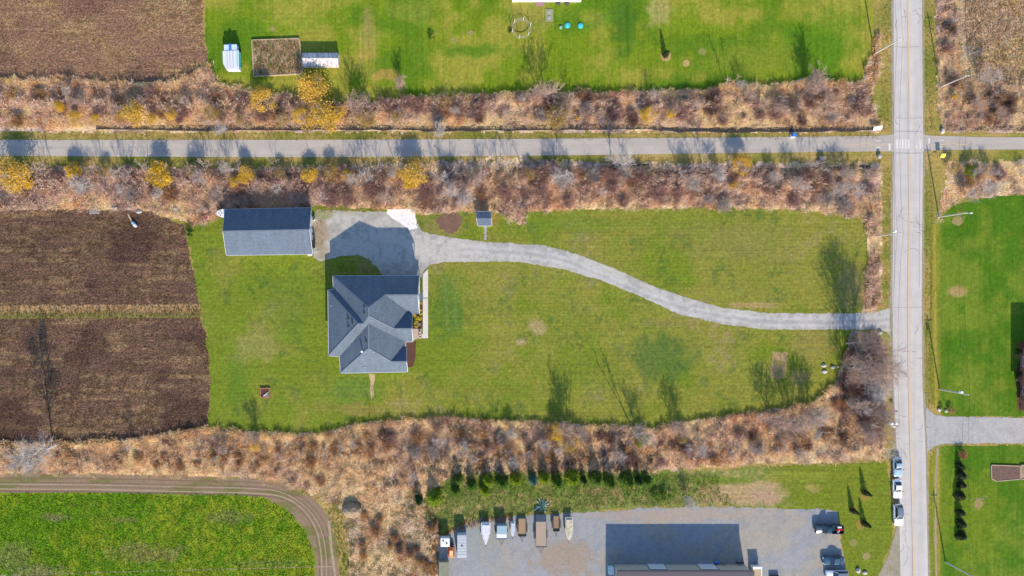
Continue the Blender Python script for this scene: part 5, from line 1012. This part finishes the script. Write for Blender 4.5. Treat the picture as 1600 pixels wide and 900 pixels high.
scatter_bare(14, [(0, 150), (320, 140), (320, 185), (0, 185)], ['multi', 'sapling'], [1, 2], (.6, .9), 'leafless tree below the upper left field', 'trees below the upper left field', 604)
scatter_bare(34, [(680, 672), (1300, 660), (1300, 708), (1100, 720), (680, 735)], ['multi', 'sapling', 'multi'], [1, 2, 0], (.55, .85), 'leafless tree in brush south of main lawn', 'trees in the brush south of the main lawn', 605)
scatter_bare(22, [(1312, 560), (1372, 530), (1378, 690), (1330, 700), (1300, 640)], ['tree', 'multi'], [1, 2, 2], (.7, 1.1), 'leafless tree in the roadside woodland', 'trees of the roadside woodland', 606)
scatter_bare(10, [(1480, 140), (1650, 140), (1650, 185), (1480, 180)], ['multi', 'sapling'], [1, 2], (.6, .9), 'leafless tree in brush northeast of crossing', 'trees northeast of the crossing', 607)
scatter_bare(6, [(1490, 262), (1650, 262), (1650, 285), (1490, 285)], ['multi', 'sapling'], [1, 2], (.5, .8), 'leafless tree in brush southeast of crossing', 'trees southeast of the crossing', 608)
scatter_bare(9, [(80, 700), (560, 690), (540, 720), (150, 725)], ['multi'], [1, 2], (.4, .65), 'small leafless tree north of the dirt track', 'trees north of the dirt track', 609)

# ---- low bare bushes: bursts of twigs
def burst(n, r, h, w, c1, c2, seed, material):
    n = int(n*2.6); w = w*.62
    R = np.random.default_rng(seed); a = R.uniform(0, 6.28, n); e = R.uniform(.15, 1.25, n); L = R.uniform(.55, 1.0, n)
    d = np.stack([np.cos(a)*np.cos(e)*r, np.sin(a)*np.cos(e)*r, np.sin(e)*h], 1); o = np.stack([R.normal(0, r*.15, n), R.normal(0, r*.15, n), np.zeros(n)], 1)
    tip = o+d*L[:, None]; s_ = np.stack([-np.sin(a), np.cos(a), R.normal(0, .3, n)], 1)*w; mid = o+d*L[:, None]*.6+np.stack([R.normal(0, .06, n), R.normal(0, .06, n), .12*h*np.ones(n)], 1)
    V = np.empty((n, 4, 3)); V[:, 0] = o; V[:, 1] = mid-s_*.5; V[:, 2] = tip; V[:, 3] = mid+s_*.5
    # side twigs
    k = 2; b = np.repeat(o+d*L[:, None]*R.uniform(.4, .9, (n, 1)), k, 0); m = n*k; dd = np.repeat(d, k, 0)*.35+R.normal(0, .22, (m, 3)); t2 = b+dd*np.array([1, 1, .8]); sd_ = np.cross(dd, R.normal(0, 1, (m, 3))); sd_ /= np.linalg.norm(sd_, axis=1, keepdims=True); V2 = np.empty((m, 4, 3)); V2[:, 0] = b; V2[:, 1] = (b+t2)/2-sd_*w*.4; V2[:, 2] = t2; V2[:, 3] = (b+t2)/2+sd_*w*.4
    V = np.concatenate([V, V2]); t = R.random((len(V), 1)); col = np.repeat((c1*(1-t)+c2*t)*R.uniform(.75, 1.3, (len(V), 1)), 4, 0)
    return np_mesh('bush', V.reshape(-1, 3), np.arange(len(V)*4).reshape(-1, 4), material, np.clip(col, 0, .8))
BU = {'grey': [burst(150, 1.5, 1.9, .055, alb(196, 190, 188)*1.3, alb(166, 152, 148)*1.3, 800+i, M['leaf']) for i in range(4)], 'mauve': [burst(150, 1.5, 1.8, .06, alb(176, 148, 146)*1.2, alb(196, 156, 140)*1.2, 820+i, M['leaf']) for i in range(4)],
      'rust': [burst(150, 1.4, 1.5, .065, alb(206, 166, 128)*1.3, alb(170, 132, 104)*1.3, 840+i, M['leaf']) for i in range(4)], 'dark': [burst(150, 1.4, 1.6, .065, alb(136, 110, 98)*1.2, alb(166, 138, 124)*1.2, 860+i, M['leaf']) for i in range(3)],
      'tan': [burst(130, 1.2, 1.2, .08, alb(230, 190, 140)*1.2, alb(200, 160, 110)*1.2, 880+i, M['leaf']) for i in range(4)]}
def bushes(n, poly, kinds, sc, where, grp, seed):
    x, y = sample(poly, 1, seed, 1); idx = np.random.default_rng(seed+1).permutation(len(x))[:n]
    adj = {'grey': 'grey', 'mauve': 'mauve', 'rust': 'tawny', 'dark': 'brown', 'tan': 'tan'}
    for i in idx:
        k = random.choice(kinds); o = link('bush', random.choice(BU[k])); o.location = G(float(x[i]), float(y[i])); o.rotation_euler.z = random.uniform(0, 6.28); s_ = random.uniform(*sc); o.scale = (s_*random.uniform(.8, 1.25), s_, s_*random.uniform(.8, 1.1))
        tag(o, '', 'bush', '%s bushes %s' % (adj[k], grp)); REG.append((o, float(x[i]), '%s leafless bush %s' % (adj[k], where)))
bushes(44, [(520, 166), (800, 152), (1330, 140), (1360, 190), (520, 192)], ['mauve', 'rust', 'grey', 'dark', 'mauve'], (.8, 1.5), 'north of the path', 'north of the path', 701)
bushes(22, [(0, 140), (330, 130), (430, 160), (430, 190), (0, 190)], ['rust', 'tan', 'mauve'], (.8, 1.4), 'below the upper left field', 'below the upper field', 702)
bushes(78, [(0, 268), (1360, 264), (1360, 322), (800, 320), (340, 318), (0, 316)], ['mauve', 'grey', 'mauve', 'rust', 'mauve'], (.8, 1.6), 'between path and main lawn', 'between path and main lawn', 703)
bushes(52, [(560, 680), (1300, 665), (1380, 712), (1000, 725), (640, 735)], ['tan', 'rust', 'dark', 'grey', 'tan', 'mauve'], (.7, 1.3), 'south of the main lawn', 'south of the main lawn', 704)
bushes(26, [(1318, 560), (1374, 530), (1378, 700), (1310, 700), (1300, 640)], ['rust', 'grey', 'dark', 'mauve'], (.9, 1.5), 'in the roadside woodland', 'in the roadside woodland', 705)
bushes(28, [(20, 705), (560, 690), (640, 740), (640, 800), (560, 770), (400, 738), (20, 735)], ['tan', 'rust'], (.6, 1.1), 'around the track bend', 'around the track bend', 706)
bushes(14, [(550, 800), (680, 790), (680, 890), (550, 890)], ['tan', 'rust', 'dark'], (.6, 1.1), 'left of the gravel yard', 'left of the gravel yard', 707)
bushes(16, [(1466, 20), (1490, 0), (1500, 130), (1650, 140), (1650, 190), (1480, 190), (1470, 120)], ['dark', 'rust', 'mauve', 'tan'], (.7, 1.3), 'northeast of the crossing', 'northeast of the crossing', 708)
bushes(8, [(1482, 258), (1650, 258), (1650, 290), (1490, 296)], ['tan', 'mauve', 'tan'], (.6, 1.0), 'southeast of the crossing', 'southeast of the crossing', 709)

# ---- leafy crowns
def leafy(n, r, h, z0, size, c1, c2, seed, clumps=26, fill=.75):
    R = np.random.default_rng(seed); cl = R.normal(0, 1, (clumps, 3)); cl /= np.linalg.norm(cl, axis=1, keepdims=True); cl[:, 2] = np.abs(cl[:, 2])*1.1-.35; cl *= R.uniform(.45, .9, (clumps, 1)); sh = R.uniform(.75, 1.25, clumps)
    k = R.integers(0, clumps, n); p = cl[k]+R.normal(0, .17, (n, 3)); p = p*np.array([r, r, h/2])+np.array([0, 0, z0+h/2]); d = R.normal(0, 1, (n, 3)); d[:, 2] *= .6; d /= np.linalg.norm(d, axis=1, keepdims=True)
    nrm = R.normal(0, .6, (n, 3))+np.array([0, 0, 1.]); u = np.cross(d, nrm); u /= np.linalg.norm(u, axis=1, keepdims=True); s_ = size*R.uniform(.6, 1.4, (n, 1)); V = np.stack([p-d*s_, p-u*s_*.45, p+d*s_, p+u*s_*.45], 1)
    t = R.random((n, 1)); col = np.repeat((c1*(1-t)+c2*t)*sh[k][:, None]*R.uniform(.8, 1.2, (n, 1)), 4, 0); return V.reshape(-1, 3), np.clip(col, 0, .8)
def leafy_mesh(*a, material=None, **k): V, c = leafy(*a, **k); return np_mesh('crown', V, np.arange(len(V)).reshape(-1, 4), material or M['yellow'], c)
Y1, Y2 = alb(240, 202, 56)*1.3, alb(226, 184, 70)*1.25; O1, O2 = alb(232, 196, 96)*1.35, alb(218, 180, 108)*1.3; D1, D2 = alb(196, 170, 84)*1.1, alb(188, 154, 104)*1.1; L1_, L2_ = alb(160, 176, 30)*1.1, alb(126, 150, 32)*1.1; G1, G2 = alb(76, 112, 40)*1.1, alb(112, 146, 46)*1.1
CRN = {'bright': [leafy_mesh(4200, 1.75, 2.6, .5, .1, Y1, Y2, 900+i) for i in range(3)], 'gold': [leafy_mesh(3300, 2.1, 3.0, .6, .1, O1, Y2, 910+i, 22) for i in range(4)], 'dull': [leafy_mesh(2200, 2.0, 2.8, .6, .09, D1, D2, 920+i, 24) for i in range(3)], 'lime': [leafy_mesh(2000, 1.5, 2.0, .3, .09, L1_, L2_, 930+i) for i in range(2)]}
TRK = []
for i in range(3):
    tr, br = grow(3.2, 1.5, 5, 6, 4, 2, .05, .013, 950+i); a, fa = prisms(tr+br); TRK.append(np_mesh('trunk', a, fa, M['bark']))
def leaf_tree(kind, px, py, rpx, label, name='autumn_tree', sq=1.0):
    base = {'bright': 1.8, 'gold': 2.2, 'dull': 2.1, 'lime': 1.5}[kind]; sc = rpx*S/base; hm = (1.9*sc)/S; p = W(px, py, hm)
    t = empty(name, label, 'tree', (p.x, p.y, 0), random.uniform(0, 6.28)); t.scale = (sc*1.05, sc*.95*sq, sc*min(1.15, max(.85, 1/sc**.3))); link('trunk', random.choice(TRK), t); link('crown', random.choice(CRN[kind]), t); return t
for kind, px, py, r_, lb in (('bright', 92, 166, 9, 'small yellow tree north of the path at far left'), ('gold', 118, 184, 13, 'golden shrubby tree on the path verge at far left'), ('gold', 205, 178, 22, 'golden tree below the upper left field'), ('gold', 268, 178, 10, 'small golden tree between the field corner and the path'),
    ('gold', 411, 157, 22, 'orange golden tree south of the timber garden bed'), ('gold', 488, 137, 28, 'large golden tree below the old white trailer'), ('gold', 500, 184, 30, 'broad yellow tree overhanging the verge, below the one at the trailer'), ('gold', 470, 182, 15, 'left shoulder tree of the broad yellow pair by the path'), ('bright', 526, 176, 13, 'yellow tree right of the broad yellow pair by the path'),
    ('dull', 572, 186, 17, 'faded ochre tree north of the path below the lawn corner'), ('dull', 872, 180, 22, 'dull ochre tree in the middle of the north thicket'), ('bright', 903, 184, 4, 'tiny lime yellow shrub beside the dull ochre tree'), ('gold', 1013, 180, 14, 'yellow tree in the north thicket, larger of two side by side'), ('bright', 1048, 177, 8, 'small yellow tree in the north thicket, right of the larger one'),
    ('dull', 694, 160, 8, 'small ochre tuft tree in the thicket under the north lawn'), ('gold', 22, 272, 30, 'big yellow and orange tree at the left edge south of the path'), ('bright', 44, 288, 9, 'bright patch tree at the lower right of the big left edge tree'), ('bright', 115, 266, 13, 'small yellow tree second from the left south of the path'), ('bright', 246, 272, 20, 'oval bright yellow tree south of the path northwest of the barn'),
    ('bright', 384, 272, 14, 'bright yellow tree right above the west half of the barn'), ('bright', 367, 284, 9, 'little yellow shrub left of the tree above the barn'), ('dull', 437, 270, 11, 'pale ochre shrub above the east half of the barn'), ('bright', 484, 273, 13, 'round brightest yellow tree northeast of the barn'), ('dull', 518, 268, 14, 'faded yellow tree right of the brightest round one'), ('bright', 541, 272, 9, 'small golden tree second right of the brightest round one'),
    ('gold', 645, 268, 25, 'broad yellow tree north of the gravel court'), ('bright', 641, 286, 11, 'bright lower bough tree below the broad yellow tree'), ('dull', 828, 273, 11, 'faded ochre tree left of the fanned white tree'), ('gold', 1158, 258, 18, 'yellow tree standing out of the thicket near the road end of the path'), ('bright', 1146, 289, 6, 'tiny orange shrub below the yellow tree near the road end'),
    ('dull', 1490, 263, 11, 'olive ochre bush east of the road under the path'), ('lime', 1520, 266, 11, 'lime green bush east of the road under the path'), ('bright', 1491, 151, 5, 'tiny yellow shrub northeast of the crossing'), ('bright', 873, 674, 14, 'bright yellow bush at the south edge of the main lawn'), ('dull', 892, 692, 18, 'dull ochre tree below the bright yellow bush'), ('lime', 1006, 687, 12, 'yellow green bush in the brush south of the lawn'),
    ('dull', 1068, 681, 12, 'ochre bush right of the yellow green one'), ('gold', 400, 697, 10, 'orange shrub in the tan brush left of the sandy path'), ('gold', 238, 186, 10, 'small golden tree right of the golden tree under the upper field'), ('dull', 332, 178, 15, 'ochre shrubby tree left of the orange golden one'), ('dull', 440, 188, 13, 'ochre shrub at the verge below the orange golden tree'), ('dull', 376, 190, 10, 'small ochre shrub beside the white barked tree'), ('dull', 164, 268, 11, 'ochre shrub between the two yellow trees at upper left'), ('dull', 302, 266, 12, 'ochre shrub right of the oval bright yellow tree'),
    ('gold', 150, 186, 9, 'golden shrub on the verge between two golden trees at far left'), ('dull', 620, 184, 10, 'ochre shrub in the north thicket above the broad yellow tree'), ('bright', 1350, 668, 5, 'tiny yellow shrub beside the dark pole woodland')):
    leaf_tree(kind, px, py, r_, lb)
# ---- conifers
def conifer_mesh(n, r, h, c1, c2, seed, size=.16, col=False):
    R = np.random.default_rng(seed); f = R.random(n)**1.35; a = R.uniform(0, 6.28, n); lump = 1+.26*np.sin(a*5+f*22+seed)+.14*np.sin(a*9-f*15)+.12*np.sin(a*2+seed); rad = r*((1-f)**.6 if not col else np.minimum(1, (1-f)*2.2)**.6)*lump*R.uniform(.72, 1.02, n); z = .12+f*(h-.12)
    p = np.stack([np.cos(a)*rad, np.sin(a)*rad, z], 1); d = np.stack([np.cos(a), np.sin(a), -.35+.5*f], 1)+R.normal(0, .25, (n, 3)); d /= np.linalg.norm(d, axis=1, keepdims=True); u = np.cross(d, np.array([0, 0, 1.])+R.normal(0, .4, (n, 3))); u /= np.linalg.norm(u, axis=1, keepdims=True); s_ = size*R.uniform(.7, 1.5, (n, 1))
    V = np.stack([p-d*s_, p-u*s_*.5, p+d*s_, p+u*s_*.5], 1); t = R.random((n, 1)); c = np.repeat((c1*(1-t)+c2*t)*R.uniform(.75, 1.25, (n, 1)), 4, 0); return np_mesh('crown', V.reshape(-1, 3), np.arange(n*4).reshape(-1, 4), M['green'], np.clip(c, 0, .8))
CT = MB().cyl((0, 0, 0), (0, 0, 2.2), .11, .04, 7).mesh('trunk', M['bark'])
cg = [conifer_mesh(2000, 1.3, 3.4, G1*.95, G2*.95, 960), conifer_mesh(2000, 1.35, 3.4, L1_*1.0, G2*1.0, 961), conifer_mesh(1100, .95, 3.4, alb(50, 76, 44), alb(60, 96, 48), 962), conifer_mesh(900, .5, 2.4, alb(56, 78, 46), alb(84, 92, 54), 963, .1), conifer_mesh(1000, .95, 3.4, alb(90, 140, 130), alb(70, 120, 110), 964)]
def conifer(px, py, v, sc, label, group=None, sz=1.0, name='spruce_tree'):
    t = empty(name, label, 'tree', G(px, py), random.uniform(0, 6.28), group); t.scale = (sc*random.uniform(.75, 1.2), sc*random.uniform(.75, 1.15), sc*sz); link('trunk', CT, t); link('crown', cg[v], t)
row = [(655, 779, 2, .8, 1.6), (680, 776, 1, 1.1, .9), (712, 766, 0, .8, 1), (716, 748, 0, .85, 1), (737, 757, 0, .9, 1), (757, 766, 1, .8, 1), (762, 750, 1, .9, 1.1), (784, 753, 0, 1.0, 1.1), (806, 748, 1, .9, 1.2), (832, 748, 4, 1.0, 1.3), (850, 745, 1, .9, 1.3), (870, 752, 0, 1.05, 1.25), (893, 745, 1, 1.0, 1.4), (911, 749, 2, .8, 1.2), (930, 746, 0, 1.0, 1.35), (951, 752, 0, 1.0, 1.35), (978, 748, 0, 1.15, 1.4), (996, 750, 2, .8, 1.3), (1010, 752, 0, .7, .9)]
wh = ['furthest left, tall and dark', 'second from the left, squat and yellowish', 'third from the left, low in front', 'fourth from the left, bright green', 'fifth from the left, mid green', 'sixth from the left, small in front', 'seventh from the left, yellow green', 'eighth from the left', 'ninth from the left, yellow green', 'tenth, bluish turquoise', 'eleventh, lime green', 'twelfth, full and green', 'thirteenth, yellowish', 'fourteenth, thin and dark', 'fifteenth, tall and green', 'sixteenth, with a sharp shadow', 'seventeenth, the broadest', 'eighteenth, dark beside the broadest', 'last on the right, small']
for (px, py, v, sc, sz), w_ in zip(row, wh): conifer(px, py, v, sc, 'spruce in the row north of the gravel yard, '+w_, 'row of spruces north of the gravel yard', sz)
cone3 = [(1331, 797, 'left of the three small dark cones on the roadside lawn'), (1350, 769, 'upper right of the three small dark cones on the roadside lawn'), (1349, 817, 'lower right of the three small dark cones on the roadside lawn')]
for px, py, lb in cone3: conifer(px, py, 3, 1.2, 'narrow conifer, '+lb, 'small conifers on the roadside lawn', 1.05, 'cone_conifer')
er = [(1498, 728, 1.0), (1499, 742, 1.1), (1500, 757, 1.0), (1497, 774, 1.1), (1498, 800, 1.0), (1499, 817, 1.1), (1499, 836, 1.1)]
for (px, py, sc), lb in zip(er, ('northernmost', 'second from the north', 'third from the north', 'middle, tallest', 'third from the south', 'second from the south', 'southernmost')): conifer(px, py, 3, sc*1.6, 'dark conifer in the north-south row east of the road, '+lb, 'row of dark conifers on the southeast lawn', .5, 'cone_conifer')
conifer(1038.5, 87, 3, 1.35, 'lone small conifer in a tan mulch ring on the north lawn', None, 1.0, 'cone_conifer')
# planting rings and bare ground discs
def disc(px, py, r_, m_, name='mulch_ring', label=None, cat=None, ry=None, z=.03):
    pts = [(px+r_*(1+random.uniform(-.15, .15))*math.cos(a), py+(ry or r_)*(1+random.uniform(-.15, .15))*math.sin(a)) for a in np.linspace(0, 2*math.pi, 22)[:-1]]
    return slab(name, label, cat, pts, .005, z, m_, None if label else 'structure')
tanm = mat('tan_mulch', alb(200, 170, 110), .95, noise=(2.5, .75, 1.2)); pinkm = mat('pinkish_bare_soil', alb(168, 154, 98), .95, noise=(2.5, .75, 1.2))
disc(1040, 88, 8, tanm); disc(1072, 99, 5.5, tanm); disc(1097.5, 80.5, 6, mat('faded_ring', alb(150, 150, 80), .95)); disc(1345, 778+42, 8, mat('needle_litter', alb(160, 140, 60), .95)); disc(1353, 775, 8, bpy.data.materials['needle_litter']); disc(1334, 798, 6, bpy.data.materials['needle_litter'])
disc(1353.5, 869, 6, pinkm); disc(1529, 787, 7, pinkm); disc(626, 134, 9, pinkm)
disc(735, 51, 4, pinkm); disc(708, 62, 3.5, pinkm); disc(426, 45, 4, pinkm); disc(1496, 345, 9, pinkm, ry=7); disc(1333, 848, 6, bpy.data.materials['faded_ring'])
# small shrubs
def shrub(px, py, r_m, kind, label, cat='shrub', group=None, name='shrub', sz=.8):
    o = link(name, SHM[kind]); o.location = G(px, py); o.rotation_euler.z = random.uniform(0, 6.28); o.scale = (r_m, r_m, r_m*sz); tag(o, label, cat, group); return o
def sh_mesh(c1, c2, seed, n=420): V, c = leafy(n, 1.0, 1.8, .05, .11, c1, c2, seed, 18); return np_mesh('shrub', V, np.arange(len(V)).reshape(-1, 4), M['green'], c)
SHM = {'green': sh_mesh(G1, G2, 981), 'dark': sh_mesh(alb(50, 76, 44), alb(60, 96, 50), 982), 'yel': sh_mesh(alb(232, 212, 60)*1.4, alb(200, 196, 60)*1.3, 983), 'red': sh_mesh(alb(150, 70, 70), alb(200, 120, 110), 984), 'tan': sh_mesh(alb(216, 180, 130), alb(180, 140, 100), 985), 'white': sh_mesh(alb(240, 236, 230), alb(190, 190, 170), 986, 260)}
gs = [(648, 492, .5, 'yel'), (652, 497, .45, 'yel'), (647, 499, .5, 'green'), (657, 474, .4, 'yel'), (656.5, 479, .45, 'red'), (657, 485, .4, 'yel'), (658, 491, .4, 'yel'), (656, 498, .5, 'yel'), (650, 504, .5, 'yel'), (646, 507, .4, 'dark'), (655, 507, .45, 'white'), (651, 510, .4, 'yel'), (658, 505, .35, 'green'), (647, 503, .35, 'dark')]
nmk = {'yel': 'yellow', 'green': 'green', 'dark': 'dark green', 'red': 'reddish', 'white': 'white flowered'}
for i, (px, py, r_, k_) in enumerate(gs): shrub(px, py, r_, k_, '%s round shrub in the east planting bed, %s' % (nmk[k_], ['at the north end of the wide part', 'just inside the wide part', 'by the wall below the northernmost', 'northernmost, in the narrow strip', 'in the narrow strip', 'at the middle of the narrow strip', 'where the strip widens', 'in the middle by the walkway', 'in the centre', 'by the wall near the south end', 'at the south end', 'southernmost', 'by the walkway near the south end', 'by the wall in the middle'][i]), 'shrub', 'shrubs of the planting bed')
shrub(1484, 641, .9, 'tan', 'orange tan ornamental grass on the side driveway corner'); shrub(1469, 636, .5, 'green', 'small green shrub behind the left white stone on the driveway corner')
shrub(1499, 709, 1.1, 'red', 'pinkish red shrub at the north end of the dark conifer row'); shrub(675, 58, .9, 'green', 'low dark green shrub on the west half of the north lawn'); shrub(797, 50, .5, 'dark', 'tiny dark shrub left of the trampoline'); shrub(798, 1.5+46, .35, 'green', 'tiny green shrub beside the tiny dark one near the trampoline')
shrub(298, 362, 1.1, 'dark', 'dark green low shrub put in for pile shade at the west tip of the main lawn'); shrub(1040, 772, 1.6, 'green', 'low wide green bush right of the spruces at the yard edge', sz=.5); shrub(1025, 775, 1.3, 'green', 'low green bush left of the wide one at the yard edge', sz=.5)  # first shrub is put in for the dark shade of a pile
for i, (px, py, r_, k_) in enumerate(((1588, 548, .8, 'dark'), (1586, 556, .6, 'tan'), (1588, 583, .8, 'dark'), (1589, 592, .6, 'tan'), (1592, 607, .6, 'red'), (1593, 624, .7, 'tan'), (1591, 538, .9, 'red'))): shrub(px, py, r_, k_, ['dark shrub at the northwest corner of the brick house', 'tan shrub left of the brick house window', 'dark shrub just below the brick house window', 'tan shrub second below the brick house window', 'reddish shrub at the middle of the brick house wall', 'tan shrub at the south end of the brick house wall', 'reddish shrub behind the brick house corner'][i])
disc(1594, 600, 6, M['soil'], ry=45, z=.02)
# fallen leaves and weeds on the garden bed and yard edge
x, y = sample([(396, 65), (466, 63), (471, 114), (399, 118)], 10, 450, .5); tufts('weeds', x, y, mixc(np.broadcast_to(alb(190, 160, 112), (len(x), 3)), alb(150, 150, 70), sstep(vnoise(x, y, 8, 220), .5, .6))*1.15, .3, .25, 4, .1, M['leaf'], 60, 'dry weeds in the large timber garden bed', z0=.3)
x, y = sample([(735, 812), (800, 804), (800, 812), (745, 822), (700, 836), (684, 858), (684, 900), (672, 900), (676, 850), (700, 826)], 12, 451, 2); tufts('weeds', x, y, np.broadcast_to(alb(206, 150, 90), (len(x), 3))*1.15, .35, .3, 4, .1, M['leaf'], 61, 'orange dry weeds along the northwest edge of the gravel yard')
x, y = sample([(505, 790), (545, 800), (550, 900), (532, 900), (528, 850)], 7, 452, 3); tufts('rough_grass', x, y, c_verge(x, y)*1.1, .2, .25, 4, .1, M['green'], 62, 'green grass strip between the dirt track and the scrub')
x, y = sample([(490, 324), (560, 326), (600, 326), (600, 332), (500, 332)], 9, 453, 2); tufts('weeds', x, y, mixc(np.broadcast_to(alb(170, 170, 70), (len(x), 3)), alb(200, 160, 100), sstep(vnoise(x, y, 8, 221), .4, .6))*1.1, .2, .22, 4, .08, M['green'], 63, 'weeds along the north rim of the gravel court')
x, y = sample([(490, 338), (500, 336), (508, 360), (500, 398), (492, 398)], 4, 454, 2); tufts('weeds', x, y, c_verge(x, y)*1.1, .12, .18, 4, .07, M['green'], 64, 'sparse weeds on the gravel east of the barn')

relabel()
